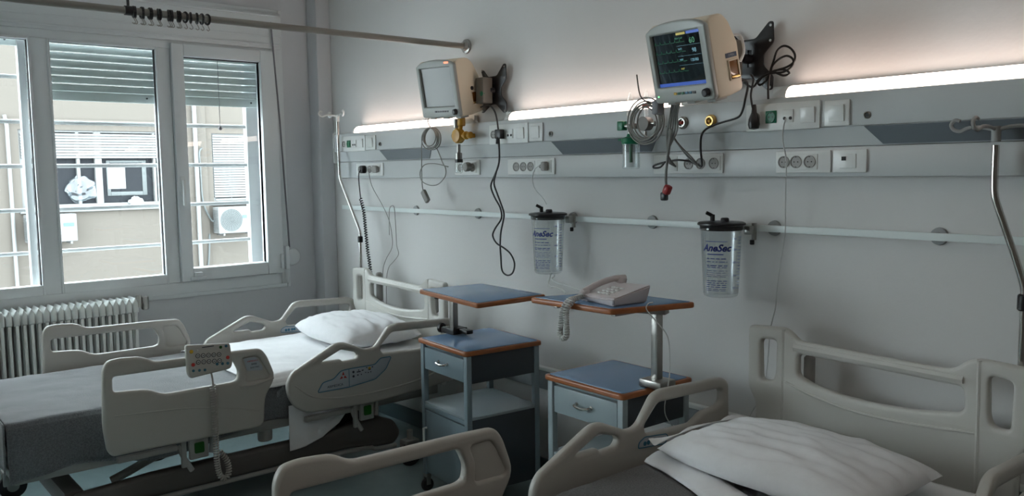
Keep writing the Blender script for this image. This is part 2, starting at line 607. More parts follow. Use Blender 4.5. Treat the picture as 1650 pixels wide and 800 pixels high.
# ------------------------------------------------------------------ outside
FX = -13.0
ob = thing('opposite_building', 'beige rendered building with white window shutters across the courtyard', 'building', (FX, 0, 0))
wins = [(.44, 3.12, .98, 2.49), (4.13, 4.98, 1.0, 2.48), (5.22, 6.3, 1.0, 2.50), (-3.2, -.8, .98, 2.49)]
b = B()
Y0, Y1, Z0, Z1 = -14, 16, -5, 6.6
cuts = sorted(wins)
y = Y0
for a, c, d, e in cuts:
    box(b, (-.3, y, Z0), (0, a, Z1))
    box(b, (-.3, a, Z0), (0, c, d)); box(b, (-.3, a, e), (0, c, Z1))
    y = c
box(b, (-.3, y, Z0), (0, Y1, Z1))
box(b, (-.6, Y0, Z0), (-.3, Y1, Z1))
obj('facade_wall', b, 'facade', ob)
obj('pilaster', bx((0, 3.52, Z0), (.10, 3.98, Z1), .01), 'facade2', ob)
b = B()
box(b, (0, -14, 2.62), (.05, 3.52, 2.70), .01); box(b, (0, 3.98, 2.62), (.05, 16, 2.70), .01)
obj('string_course', b, 'facade', ob)
b = tube(B(), [(.08, .25, -5), (.08, .25, 2.55), (.08, .22, 2.75)], .035, 10)
tube(b, [(.17, 3.72, -5), (.17, 3.72, 6.5)], .045, 10)
obj('downpipe', b, 'outwhite', ob)
def far_window(a, c, d, e, shut, mull):
    f = B()
    yz_ring(f, -.16, -.06, a, c, d, e, .06, .06, .06, .04, .006)
    for m_, wd in mull: box(f, (-.16, m_-wd/2, d), (-.055, m_+wd/2, e), .006)
    fo = obj('window', f, 'outwhite', ob)
    obj('pane', bx((-.17, a+.02, d+.02), (-.15, c-.02, e-.02)), 'outdark', fo)
    obj('sill', bx((-.16, a-.06, d-.09), (.09, c+.10, d-.015), .008), 'outwhite', fo)
    if shut < e:
        s = B()
        n = max(1, int((e-.02-shut)/.055))
        for k in range(n):
            z = shut+k*.055
            box(s, (-.06, a+.03, z), (-.03, c-.03, z+.048), .008, 1)
        so = obj('shutter_slats', s, 'outwhite', fo)
    return fo
f1 = far_window(.44, 3.12, .98, 2.49, 1.94, ((1.84, .13), (1.47, .06), (2.93, .05)))
far_window(4.13, 4.98, 1.0, 2.48, 1.08, ((4.55, .02),))
far_window(5.22, 6.3, 1.0, 2.50, 1.10, ((5.7, .02),))
far_window(-3.2, -.8, .98, 2.49, 1.5, ((-2.0, .1),))
obj('inner_frame', yz_ring(B(), -.15, -.135, 2.0, 2.78, 1.18, 1.9, .07, .09, .08, .05, .004), 'outpane', f1)
obj('paper_notice', bx((-.14, 2.02, 1.32), (-.134, 2.36, 1.78), 0), 'paper', f1)
tag(obj('courtyard_ground', bx((-13, -14, -5.1), (XW-.28, 16, -5)), 'ground'), kind='structure')
# white plastic bag and tissue on the opposite sill
b = B()
bmesh.ops.create_icosphere(b, subdivisions=4, radius=.27)
for v in b.verts:
    n = noise.noise(v.co*7)
    v.co = v.co*(1+.35*n)
    v.co.x *= .28; v.co.z *= .92
o = tag(obj('plastic_bag', b, 'bag', loc=(FX-.09, 1.52, 1.33), ang=60), 'crumpled clear plastic bag behind the glass of the opposite window', 'bag')
b = B()
bmesh.ops.create_icosphere(b, subdivisions=3, radius=.13)
for v in b.verts:
    v.co = v.co*(1+.5*noise.noise(v.co*14))
    v.co.x *= .5; v.co.z *= .8
tag(obj('crumpled_tissue', b, 'paper', loc=(FX-.03, 2.52, 1.05), ang=60), 'small white crumpled tissue on the opposite window sill', 'tissue')

def ac_unit(y0, y1, z0, z1, label, fan_c, plate_side):
    t = thing('air_conditioner', label, 'air conditioner', (FX+.04, y0, z0))
    wd, h = y1-y0, z1-z0
    obj('casing', bx((.05, 0, 0), (.38, wd, h), .015), 'outwhite', t)
    g = B()
    cy, cz = fan_c*wd, h*.5
    r = h*.42
    for k in range(7):
        rr = r*(k+1)/7
        tube(g, [(.385, cy+rr*math.cos(a*2*PI/24), cz+rr*math.sin(a*2*PI/24)) for a in range(25)], .006, 5)
    for k in range(10):
        a = PI*k/10
        tube(g, [(.388, cy-r*math.cos(a), cz-r*math.sin(a)), (.388, cy+r*math.cos(a), cz+r*math.sin(a))], .004, 5)
    obj('fan_grille', g, 'outpane', t)
    obj('fan_recess', lathe(B(), [(0, .002), (r, .002), (r, 0), (0, 0)], 28, T(.381, cy, cz) @ RY(PI/2)), 'outpane', t)
    obj('rating_plate', bx((.381, wd*plate_side, h*.55), (.386, wd*(plate_side+.22), h*.68)), M['labelac'], t)
    g = B()
    for y in (wd*.12, wd*.85): box(g, (0, y, -.05), (.36, y+.04, 0), .005)
    obj('wall_bracket', g, 'outwhite', t)
    g = B()
    for k in range(12): box(g, (.08, -.012, .05+k*h*.07), (.34, .0, .05+k*h*.07+.012), .002, 1)
    obj('side_louvre', g, 'outpane', t)
    return t
M['labelac'] = mat('blue_plate', (.03, .06, .11), .5)
ac_unit(.42, 1.27, .34, .87, 'white air conditioner under the large opposite window with a blue plate', .34, .72)
ac_unit(4.05, 4.90, .31, .88, 'white air conditioner seen through the right sash of the window', .33, .62)
b = tube(B(), [(FX+.13, 3.86, 2.15), (FX+.2, 3.78, 2.05), (FX+.16, 3.8, 1.7), (FX+.15, 3.83, 1.0), (FX+.15, 4.0, .6), (FX+.2, 4.06, .6)], .02, 6, 4)
tube(b, [(FX+.13, 3.95, .3), (FX+.13, 3.9, -.3), (FX+.13, 3.78, -.9)], .02, 6, 4)
tag(obj('air_conditioner_hose', b, 'outpane'), 'loose grey hose hanging from the opposite wall beside the air conditioner', 'hose')

# ------------------------------------------------------------------ radiator
t = thing('radiator', 'white column radiator under the window', 'radiator', (XW+.03, 0, 0))
b = B()
for x in (.0, .055, .11):
    box(b, (x, -.0095, .22), (x+.030, .0095, .82), .007, 2)
for z0, z1, zp in ((.775, .835, .868), (.20, .25, .26)):
    plate(b, fillet([(-.0165, z0), (.0165, z0), (.0165, z1), (0, zp), (-.0165, z1)], .006, 2), [], .15, .010, PLANES['YZ'](.07), 2)
s0 = obj('radiator_section', b, 'rad', t, (0, -1.375, 0))
for k in range(1, 33):
    c = s0.copy(); COL.objects.link(c); c.location = (0, -1.375-.0368*k, 0)
b = cyl(B(), (.07, -1.36, .82), (.07, -1.28, .82), .012)
cyl(b, (.07, -1.335, .80), (.07, -1.335, .87), .017)
cyl(b, (.07, -1.30, .78), (.07, -1.30, .86), .022, bev=.004)
obj('valve', b, 'steel', t)
b = B()
for y in (-1.40, -2.5): box(b, (-.03, y-.01, .22), (.05, y+.01, .3), .003)
obj('wall_bracket', b, 'rad', t)

# ------------------------------------------------------------------ curtain rail with rings
t = thing('curtain_rail', 'grey metal curtain rail running from the bed wall across the window', 'curtain rail', (1.54, 0, 2.283))
obj('rail', tube(B(), [(0, -.012, 0), (0, -4.2, 0)], .0155, 16), 'railpaint', t)
obj('wall_flange', lathe(B(), [(0, .03), (.022, .03), (.026, .012), (.038, .010), (.040, 0), (0, 0)], 24, RX(PI/2)), 'steel', t)
b = tube(B(), [(0, -1.775, .018), (0, -1.775, CZ-2.283)], .006, 8)
cyl(b, (0, -1.79, 0), (0, -1.76, 0), .020)
cyl(b, (0, -1.775, CZ-2.283-.01), (0, -1.775, CZ-2.283), .03)
obj('ceiling_hanger', b, 'black', t)
def ring_bm(w_):
    b = B()
    N_ = 20
    tube(b, [(.019*math.cos(2*PI*k/N_), 0, .021*math.sin(2*PI*k/N_)-.003) for k in range(N_+1)], .0048, 8)
    return b
ring = thing('curtain_ring', 'dark curtain ring with a small hook, one of a row bunched on the curtain rail', 'curtain ring', (1.54, -1.755, 2.283), 0, 'curtain rings bunched on the rail')
obj('ring', ring_bm(1), 'black', ring)
obj('hook', tube(B(), [(0, 0, -.028), (.0, .004, -.036), (0, .008, -.046), (0, .001, -.052), (0, -.006, -.046)], .002, 6, 3), 'steel', ring)
ry = [-1.755, -1.748, -1.722, -1.715, -1.690, -1.683, -1.655, -1.648, -1.612, -1.604, -1.596, -1.572, -1.565, -1.540, -1.517, -1.490, -1.468, -1.443]
for i, y in enumerate(ry):
    o = ring if i == 0 else copy_tree(ring)
    o.location = (1.54, y, 2.283)
    o.rotation_euler = (0, 0, R(random.uniform(-16, 16)))
    ords = ['first', 'second', 'third', 'fourth', 'fifth', 'sixth', 'seventh', 'eighth', 'ninth']
    o['label'] = ('dark curtain ring, %s from the left end of the bunch by the ceiling hanger' % ords[i]) if i < 9 else \
                 ('dark curtain ring, %s from the right end of the bunch, beyond the hanger' % ords[17-i])

# ------------------------------------------------------------------ bedhead unit
PX0, PX1 = .17, 6.6
t = thing('bedhead_unit', 'long white two-tier medical supply unit along the wall above the beds', 'wall unit')
b = bx((PX0, -.09, 1.735), (PX1, 0, 1.853), .006)
obj('upper_fascia', b, 'panel', t)
b = B()
pr = [(-.082, 1.736), (-.062, 1.668), (0, 1.668), (0, 1.736)]
vs = [[b.verts.new((x, y, z)) for y, z in pr] for x in (PX0+.01, PX1-.01)]
for k in range(4): b.faces.new((vs[0][k], vs[0][(k+1) % 4], vs[1][(k+1) % 4], vs[1][k]))
b.faces.new(vs[0]); b.faces.new(vs[1])
obj('slanted_channel', b, 'panel', t)
b = bx((PX0, -.062, 1.560), (PX1, 0, 1.667), .006)
obj('lower_fascia', b, 'panel', t)
b = bx((PX0-.008, -.094, 1.66), (PX0, 0, 1.86), .003)
box(b, (PX0-.008, -.066, 1.555), (PX0, 0, 1.66), .003)
obj('end_cap', b, 'plate', t)
for x0, x1 in ((.735, 1.30), (2.305, 2.965), (3.872, 4.62), (5.4, 6.1)):
    b = B()
    pr = [(-.0848, 1.733), (-.0648, 1.671)]
    q = [b.verts.new(c) for c in ((x0, -.0850, 1.733), (x1, -.0850, 1.733), (x1-.05, -.0655, 1.671), (x0+.06, -.0655, 1.671),
                                  (x0, -.078, 1.733), (x1, -.078, 1.733), (x1-.05, -.058, 1.671), (x0+.06, -.058, 1.671))]
    for f in ((0, 1, 2, 3), (4, 5, 6, 7), (0, 1, 5, 4), (1, 2, 6, 5), (2, 3, 7, 6), (3, 0, 4, 7)): b.faces.new([q[i] for i in f])
    obj('reading_light', b, 'paneld', t)
labs = ['leftmost glowing strip uplight on the bedhead unit, above the window-side bed', 'middle glowing strip uplight on the bedhead unit, between the two monitors',
        'rightmost glowing strip uplight on the bedhead unit, right of the large monitor', 'glowing strip uplight beyond the right edge']
for (x0, x1), lb in zip(((.33, 1.64), (1.89, 3.19), (3.47, 4.80), (5.1, 6.4)), labs):
    u = thing('uplight', lb, 'lamp', ((x0+x1)/2, 0, 1.854))
    L = (x1-x0)/2
    b = B()
    prf = [(-.028, 0), (-.084, 0), (-.086, .006), (-.080, .022), (-.066, .036), (-.045, .043), (-.028, .044)]
    secs = [(-L+.10, 1), (-L+.06, .93), (-L+.03, .75), (-L+.012, .5), (-L+.10, 1)]
    xs = [-L, -L+.012, -L+.03, -L+.06, -L+.10, L-.10, L-.06, L-.03, L-.012, L]
    sc = [.12, .45, .68, .88, 1, 1, .88, .68, .45, .12]
    rings = [[b.verts.new((x, y*s, z*s+.0)) for y, z in prf] for x, s in zip(xs, sc)]
    n = len(prf)
    for a_, c_ in zip(rings[1:-1], rings[2:-1]):
        pass
    # glowing middle part
    for i in range(4, 5):
        for k in range(n): b.faces.new((rings[i][k], rings[i][(k+1) % n], rings[i+1][(k+1) % n], rings[i+1][k]))
    for v in list(b.verts):
        if not v.link_faces: b.verts.remove(v)
    obj('diffuser', b, 'uplight', u)
    b = B()
    rings = [[b.verts.new((x, y*s, z*s+.0)) for y, z in prf] for x, s in zip(xs, sc)]
    b2 = B()
    rings2 = [[b2.verts.new((x, y*s, z*s+.0)) for y, z in prf] for x, s in zip(xs, sc)]
    for bb, rg, ii in ((b, rings, range(0, 4)), (b2, rings2, range(5, 9))):
        for i in ii:
            for k in range(n): bb.faces.new((rg[i][k], rg[i][(k+1) % n], rg[i+1][(k+1) % n], rg[i+1][k]))
        bb.faces.new(rg[0] if bb is b else rg[-1])
        for v in list(bb.verts):
            if not v.link_faces: bb.verts.remove(v)
    obj('end_cap', b2, 'plate', u)
    for v in list(b.verts):
        if not v.link_faces: b.verts.remove(v)
    obj('end_cap', b, 'plate', u)
    obj('back_plate', bx((-L+.01, -.027, 0), (L-.01, -.002, .046), .003), 'plate', u)

# plates, sockets and switches
FU, FL = -.0905, -.0625       # front planes of the upper and lower fascia
def rim_plate(par, x0, x1, z0, z1, y, name='frame'):
    b = bx((x0, y-.008, z0), (x1, y, z1), .003)
    return obj(name, b, 'plate', par)
def round_socket(par, x, z, y, r=.019, m='plated'):
    b = lathe(B(), [(r+.003, 0), (r+.003, .0035), (r, .0035), (r*.94, .0006), (0, .0006)], 22, T(x, y, z) @ RX(PI/2))
    o = obj('socket', b, m, par)
    b = B()
    for dx in (-.0075, .0075): cyl(b, (x+dx, y-.0012, z), (x+dx, y-.0004, z), .0024, 8)
    for dz in (-r*.95, r*.95-.0): box(b, (x-.002, y-.003, z+dz-.002), (x+.002, y-.0004, z+dz+.002))
    obj('pin_hole', b, 'hole', o)
    return o
def square_mod(par, x, z, y, s=.044, m='plate', name='module'):
    b = bx((x-s/2, y-.004, z-s/2), (x+s/2, y, z+s/2), .0015)
    return obj(name, b, m, par)
def rocker(par, x, z, y, s=.046):
    b = bx((x-s/2, y-.006, z-s/2), (x+s/2, y, z+s/2), .002, mtx=T(x, y, z) @ RX(R(5)) @ T(-x, -y, -z))
    return obj('rocker', b, 'plate', par)
def control_strip(x0, x1, zc, h, lb, mods):
    t = thing('control_strip', lb, 'socket strip', (0, 0, 0))
    y = FU
    rim_plate(t, x0, x1, zc-h/2, zc+h/2, y)
    y -= .008
    for k, x in mods:
        if k == 'grey':
            o = square_mod(t, x, zc, y); round_socket(o, x, zc, y-.004, .017)
        if k == 'green':
            o = square_mod(t, x, zc, y, .046, 'green'); round_socket(o, x, zc, y-.004, .017, 'green')
        if k == 'jack':
            o = square_mod(t, x, zc, y, .046)
            b = B()
            for dx in (-.012, .012): cyl(b, (x+dx, y-.006, zc-.008), (x+dx, y-.003, zc-.008), .006, 12)
            obj('jack_hole', b, 'hole', o)
        if k == 'switch': rocker(t, x, zc, y, .056)
    return t
ZU = 1.783
control_strip(.285, .585, ZU, .10, 'leftmost control strip with green socket beside the corner pole', [('grey', .325), ('green', .385), ('jack', .455), ('switch', .535)])
control_strip(1.845, 2.150, ZU, .10, 'control strip with a black plug in its green socket, right of the left monitor', [('grey', 1.885), ('green', 1.946), ('jack', 2.015), ('switch', 2.095)])
control_strip(3.41, 3.715, ZU, .10, 'control strip with a bright green square socket under the right monitor mount', [('grey', 3.455), ('green', 3.520), ('jack', 3.590), ('switch', 3.670)])
control_strip(5.0, 5.3, ZU, .10, 'control strip further right along the unit', [('grey', 5.04), ('green', 5.10), ('jack', 5.17), ('switch', 5.25)])
for x0, x1, lb in ((.592, .71, 'white light switch beside the leftmost control strip'), (2.157, 2.257, 'white light switch beside the strip with the black plug'),
                   (3.732, 3.826, 'white light switch just right of the bright green socket strip')):
    t = thing('light_switch', lb, 'switch')
    rim_plate(t, x0, x1, ZU-.045, ZU+.045, FU)
    rocker(t, (x0+x1)/2, ZU, FU-.008, .058)
for x, lb in ((.758, 'small round call jack near the left end of the unit'), (2.31, 'small round call jack between the second switch and the grey channel'), (3.887, 'small round dark call jack at the right end of the unit')):
    b = lathe(B(), [(.013, 0), (.013, .004), (.009, .006), (.007, .002), (0, .002)], 18, T(x, FU, 1.77) @ RX(PI/2))
    t = tag(obj('call_jack', b, 'steel'), lb, 'jack')
    obj('jack_hole', lathe(B(), [(0, .0035), (.0065, .0035), (.0065, .002), (0, .002)], 12, T(x, FU, 1.77) @ RX(PI/2)), 'hole', t)

def lower_strip(x0, x1, lb, socks, blank=None, data=None, rz=0):
    t = thing('socket_strip', lb, 'socket strip')
    y = FL
    rim_plate(t, x0, x1, 1.575, 1.655, y)
    y -= .008
    zc = 1.615
    if socks:
        a, c = min(socks)-.03, max(socks)+.03
        o = obj('insert', bx((a, y-.003, zc-.028), (c, y, zc+.028), .001), 'plate', t)
        for x in socks: round_socket(o, x, zc, y-.003, .020)
    if blank:
        obj('blank_insert', bx((blank[0], y-.003, zc-.03), (blank[1], y, zc+.03), .001), 'plate', t)
    if data:
        o = obj('data_module', bx((data-.03, y-.003, zc-.025), (data+.03, y, zc+.025), .001), 'plate', t)
        obj('data_port', bx((data-.022, y-.005, zc+.002), (data-.006, y-.0025, zc+.016)), 'hole', o)
    return t
lower_strip(.42, .745, 'leftmost lower socket strip with two plugs behind the corner pole', [.475, .535, .595], (.64, .72))
lower_strip(1.50, 1.722, 'small lower socket strip under the yellow regulator', [1.56, 1.61, 1.665])
lower_strip(1.957, 2.31, 'lower socket strip with a large pale plug above the left suction canister', [2.03, 2.085, 2.14], (2.19, 2.29))
lower_strip(2.93, 3.285, 'lower socket strip behind the hanging monitor leads', [3.12, 3.18, 3.245], (2.95, 3.06))
lower_strip(3.524, 3.744, 'lower socket strip with three empty round sockets right of the white cord', [3.56, 3.61, 3.665])
lower_strip(3.752, 3.877, 'data outlet plate at the right end of the lower unit', [], None, 3.81)

# gas outlets
for x, m, lb in ((3.105, 'steel', 'round silver medical gas outlet on the unit below the right monitor'), (3.244, 'brass', 'round brass medical gas outlet on the unit below the right monitor')):
    t = thing('gas_outlet', lb, 'gas outlet', (x, FU, ZU))
    obj('flange', lathe(B(), [(.026, 0), (.026, .006), (.020, .010), (.019, .016), (.014, .016), (.012, .006), (0, .006)], 24, RX(PI/2)), m, t)
    obj('valve_core', lathe(B(), [(0, .02), (.006, .018), (.008, .006), (0, .006)], 14, RX(PI/2)), 'inkred' if m == 'steel' else 'amber', t)

# ------------------------------------------------------------------ equipment rail
t = thing('equipment_rail', 'long pale metal equipment rail on the wall below the bedhead unit', 'rail')
obj('rail_bar', bx((.16, -.040, 1.348), (RX1-.3, -.030, 1.374), .002), 'alu', t)
b0 = None
for x in (1.01, 1.62, 2.37, 2.87, 3.48, 4.10, 4.9, 5.6):
    if b0 is None:
        b0 = obj('wall_bracket', lathe(B(), [(0, .030), (.012, .030), (.014, .012), (.028, .010), (.030, 0), (0, 0)], 24, RX(PI/2)), 'discs', t, (x, 0, 1.361))
    else:
        c = b0.copy(); COL.objects.link(c); c.location = (x, 0, 1.361)

# ------------------------------------------------------------------ suction canisters
def canister(x, z, lb, clampx):
    t = thing('suction_canister', lb, 'suction canister', (x, -.130, z))
    pr = [(0, 0), (.055, 0), (.064, .004), (.068, .012), (.080, .262), (.084, .266), (.084, .272), (.078, .272), (.066, .014), (0, .006)]
    obj('clear_vessel', lathe(B(), pr, 40), 'bottle', t)
    b = lathe(B(), [(0, .296), (.05, .297), (.085, .294), (.093, .290), (.093, .283), (.084, .280), (.079, .262), (.070, .262), (0, .270)], 36)
    lid = obj('lid', b, 'black', t)
    b = cyl(B(), (-.035, -.01, .293), (-.035, -.01, .322), .009)
    cyl(b, (-.035, -.01, .317), (-.050, -.03, .330), .007)
    obj('hose_port', b, 'rubber', lid)
    obj('hose_port', cyl(B(), (.03, -.02, .293), (.03, -.02, .312), .016, bev=.004), 'rubber', lid)
    b = bx((.072, .045, .245), (.100, .085, .278), .004)
    box(b, (.088, .072, .222), (.104, .086, .290), .003)
    obj('rail_clamp', b, 'steel', t)
    obj('clamp_screw', cyl(B(), (.096, .066, .205), (.096, .066, .224), .009, 12, .002), 'black', t)
    # printed scale and words wrapped round the front of the vessel
    def wrap(o):
        for v in o.data.vertices:
            u_, zz = v.co.x, v.co.z
            rr = .0685+.012*(zz/.26)+.0008
            a = u_/rr + R(42)   # the printed side faces the room
            v.co = Vector((rr*math.sin(a), -rr*math.cos(a), zz))
    def pt(s, u_, zz, size, m='inkblue', it=0, sx=1):
        o = text('lettering', s, size, m, t, T(u_, 0, zz) @ RX(PI/2), italic=it, sx=sx)
        wrap(o)
    pt('AneSec', .0-.030, .196, .038, 'inkblue', .35)
    pt('1400', .045, .232, .011); pt('1200', .045, .190, .011)
    pt('1000', .045, .140, .011); pt('500', .048, .088, .011); pt('250', .048, .040, .011)
    b = B()
    def dash(u0, u1, zz, h=.0016):
        n_ = max(2, int((u1-u0)/.006))
        vs = [[b.verts.new((u0+(u1-u0)*i/n_, 0, zz+s)) for i in range(n_+1)] for s in (-h/2, h/2)]
        for i in range(n_): b.faces.new((vs[0][i], vs[0][i+1], vs[1][i+1], vs[1][i]))
    for k in range(17): dash(.066, .086, .038+k*.0125, .0018)
    dash(-.075, .015, .222, .002); dash(-.065, .0, .172, .0035)
    random.seed(3)
    for zz, hh in ((.155, .004), (.143, .003), (.128, .004), (.121, .003), (.108, .0016), (.100, .0016), (.092, .0016), (.085, .0016), (.068, .003), (.060, .003),
                   (.052, .003), (.044, .003), (.036, .002), (.03, .002)):
        u = -.068
        while u < .012:
            l = random.uniform(.008, .026)
            dash(u, min(u+l, .016), zz, hh*.7)
            u += l+.005
    o = obj('print_lines', b, 'inkblue', t); o['kind'] = 'stuff'
    wrap(o)
    return t
canister(2.325, 1.098, 'clear suction canister with blue print on the rail above the phone tray', 2.42)
canister(3.325, 1.092, 'larger-looking clear suction canister with blue logo on the rail left of the right bed', 3.42)

# ------------------------------------------------------------------ patient monitors
def monitor(loc, rot, hh, on, lb, depth):
    t = thing('patient_monitor', lb, 'monitor', loc)
    t.rotation_euler = rot
    W_, H_ = .30, hh
    x, z = W_/2, H_/2
    # side cheeks: the tall profile seen from the right
    side = [(0, -z), (depth*.5, -z-.002), (depth*.92, -z+.006), (depth, -z+.018), (depth+.002, z-.095), (depth*.86, z-.045), (depth*.78, z-.020), (depth*.60, z+.006), (depth*.48, z+.012), (.02, z+.012), (0, z)]
    cheek = B()
    plate(cheek, fillet(side, .008, 3), [], W_*.985, .007, Matrix(((0, 0, 1, 0), (1, 0, 0, 0), (0, 1, 0, 0), (0, 0, 0, 1))), 2)
    obj('housing', cheek, 'mon', t)
    # front bezel with arched top
    out = [(-x, -z), (x, -z), (x, z-.012)]+[(x*math.cos(a)*.93, z-.012+.030*math.sin(a)) for a in [PI*k/12 for k in range(1, 12)]]+[(-x, z-.012)]
    scr = [(-x+.026, -z+.058), (x-.034, -z+.058), (x-.034, z-.024), (-x+.026, z-.024)]
    b = B()
    plate(b, fillet(out, [.018, .018, .012]+[.004]*11+[.012], 4), [fillet(scr, .003, 2)], .022, .007, PLANES['XZ'](-.009), 2)
    bz = obj('bezel', b, 'bezel', t)
    sx0, sx1, sz0, sz1 = -x+.022, x-.030, -z+.054, z-.020
    if on:
        M['lcd'] = mat('lcd_dark', (.008, .011, .013), .03, coat=1, spec=1.0)
    else:
        M['lcd'] = mat('lcd_off', (.19, .19, .175), .15, spec=.22)
    s = obj('screen', bx((sx0, -.008, sz0), (sx1, -.004, sz1)), M['lcd'], t)
    if on:
        def led(n, col, st): M[n] = mat(n, col, .3, emit=col, estr=st)
        led('ui_blue', (.02, .07, .35), .35); led('ui_yellow', (.4, .32, .05), .3); led('ui_cyan', (.15, .35, .45), .2); led('ui_green', (.04, .25, .12), .2); led('ui_red', (.4, .1, .1), .5)
        y = -.0085
        b = bx((sx0+.004, y-.0003, sz0+.004), (sx1-.004, y, sz0+.016))
        obj('status_bar', b, 'ui_blue', s)
        b = bx((sx0+.175, y-.0003, sz1-.014), (sx1-.004, y, sz1-.004))
        obj('title_bar', b, 'ui_blue', s)
        obj('title_bar', bx((sx0+.125, y-.0003, sz1-.014), (sx0+.17, y, sz1-.006)), 'ui_yellow', s)
        lw = text('lettering', '60', .028, 'ui_green', s, T(sx1-.05, y, sz1-.038) @ RX(PI/2))
        text('lettering', '98', .020, 'ui_cyan', s, T(sx1-.045, y, sz1-.072) @ RX(PI/2))
        text('lettering', '120/80', .014, 'ui_cyan', s, T(sx1-.05, y, sz1-.105) @ RX(PI/2))
        text('lettering', 'ECG  II  x1', .008, 'ui_green', s, T(sx0+.135, y, sz1-.025) @ RX(PI/2))
        text('lettering', 'SpO2', .008, 'ui_cyan', s, T(sx0+.135, y, sz1-.062) @ RX(PI/2))
        text('lettering', 'NIBP', .008, 'ui_cyan', s, T(sx0+.135, y, sz1-.100) @ RX(PI/2))
        text('lettering', 'RESP', .008, 'ui_yellow', s, T(sx0+.135, y, sz1-.132) @ RX(PI/2))
        b = B()
        random.seed(5)
        for zz in (sz1-.038, sz1-.072, sz1-.105, sz1-.14):
            pts = []
            xx = sx0+.01
            while xx < sx1-.085:
                q = (xx*40) % 1
                pts.append((xx, y-.0004, zz+.010*(math.exp(-((q-.5)/.06)**2))))
                xx += .002
            tube(b, pts, .0005, 4)
        obj('trace', b, 'ui_green', s)
        b = B()
        for zz in (sz1-.052, sz1-.088, sz1-.120): box(b, (sx0+.12, y-.0003, zz), (sx1-.006, y, zz+.0006))
        obj('divider', b, 'ui_cyan', s)
    # keys under the screen, knob, indicator light
    for k in range(6):
        m = ['key_y', 'key_g', 'key_g', 'key_b', 'key_b', 'black'][k] if on else 'lettergrey'
        obj('key', bx((-.045+k*.019, -.0225, -z+.028), (-.045+k*.019+.014, -.019, -z+.037), .001), m, t)
    b = lathe(B(), [(0, .018), (.010, .018), (.014, .015), (.016, 0), (0, 0)], 22, T(x-.032, -.019, -z+.028) @ RX(PI/2))
    obj('rotary_knob', b, 'black', t)
    M['indicator'] = mat('indicator', (.1, .5, .15), .3, emit=(.2, 1, .3), estr=1.5)
    obj('indicator_light', cyl(B(), (-x+.022, -.0215, -z+.026), (-x+.022, -.019, -z+.026), .003, 10), 'indicator' if on else 'key_w', t)
    M['alarm'] = mat('alarm_lamp', (.7, .2, .12), .3, emit=(1, .3, .15), estr=.8)
    if not on:
        obj('alarm_lamp', bx((x-.07, -.021, z-.006), (x-.035, -.018, z+.004), .001), 'alarm', t)
    # recorder bay on the right cheek
    xs = W_*.985/2
    d0, d1 = depth*.52, depth*.92
    b = B()
    plate(b, [(d0, -z+.048), (d1, -z+.048), (d1, -z+.118), (d0, -z+.118)], [[(d0+.004, -z+.052), (d1-.004, -z+.052), (d1-.004, -z+.114), (d0+.004, -z+.114)]], .006, .001,
          Matrix(((0, 0, 1, xs+.002), (1, 0, 0, 0), (0, 1, 0, 0), (0, 0, 0, 1))), 1)
    rb = obj('recorder_frame', b, 'mon', t)
    obj('recorder_door', bx((xs-.001, d0+.004, -z+.052), (xs+.002, d1-.004, -z+.114), .001), 'doorbrown', rb)
    obj('door_lip', bx((xs, d0+.005, -z+.055), (xs+.007, d1-.005, -z+.064), .002), 'brass', rb)
    if on:
        obj('side_label', bx((xs, d0-.006, -z+.126), (xs+.001, d1-.002, -z+.142)), 'labelac', t)
        text('lettering', 'OPEN', .011, 'label', t, T(xs+.0012, (d0+d1)/2-.004, -z+.134) @ RZ(PI/2) @ RX(PI/2))
        obj('carry_handle', tube(B(), [(x*.9, depth-.01, z-.07), (x*.98, depth+.02, z-.08), (x, depth+.025, z-.13), (x*.96, depth+.006, z-.165)], .005, 8, 5), 'plate', t)
    else:
        obj('speaker_hole', cyl(B(), (xs-.001, d0+.012, -z+.135), (xs+.001, d0+.012, -z+.135), .011, 12), 'black', t)
    # feet and sockets below
    for xx in (-.1, .0, .1): obj('foot', bx((xx-.02, .01, -z-.012), (xx+.02, .07, -z+.004), .003), 'bezel', t)
    return t
monitor((3.395, -.465, 1.967), (R(13.8), R(1.1), R(-8.3)), .268, True, 'large cream patient monitor with a lit dark screen, mounted on the right', .125)
monitor((1.606, -.235, 2.026), (R(11.1), R(1.5), R(6.0)), .285, False, 'smaller-looking cream patient monitor with a blank grey screen, mounted near the window', .155)

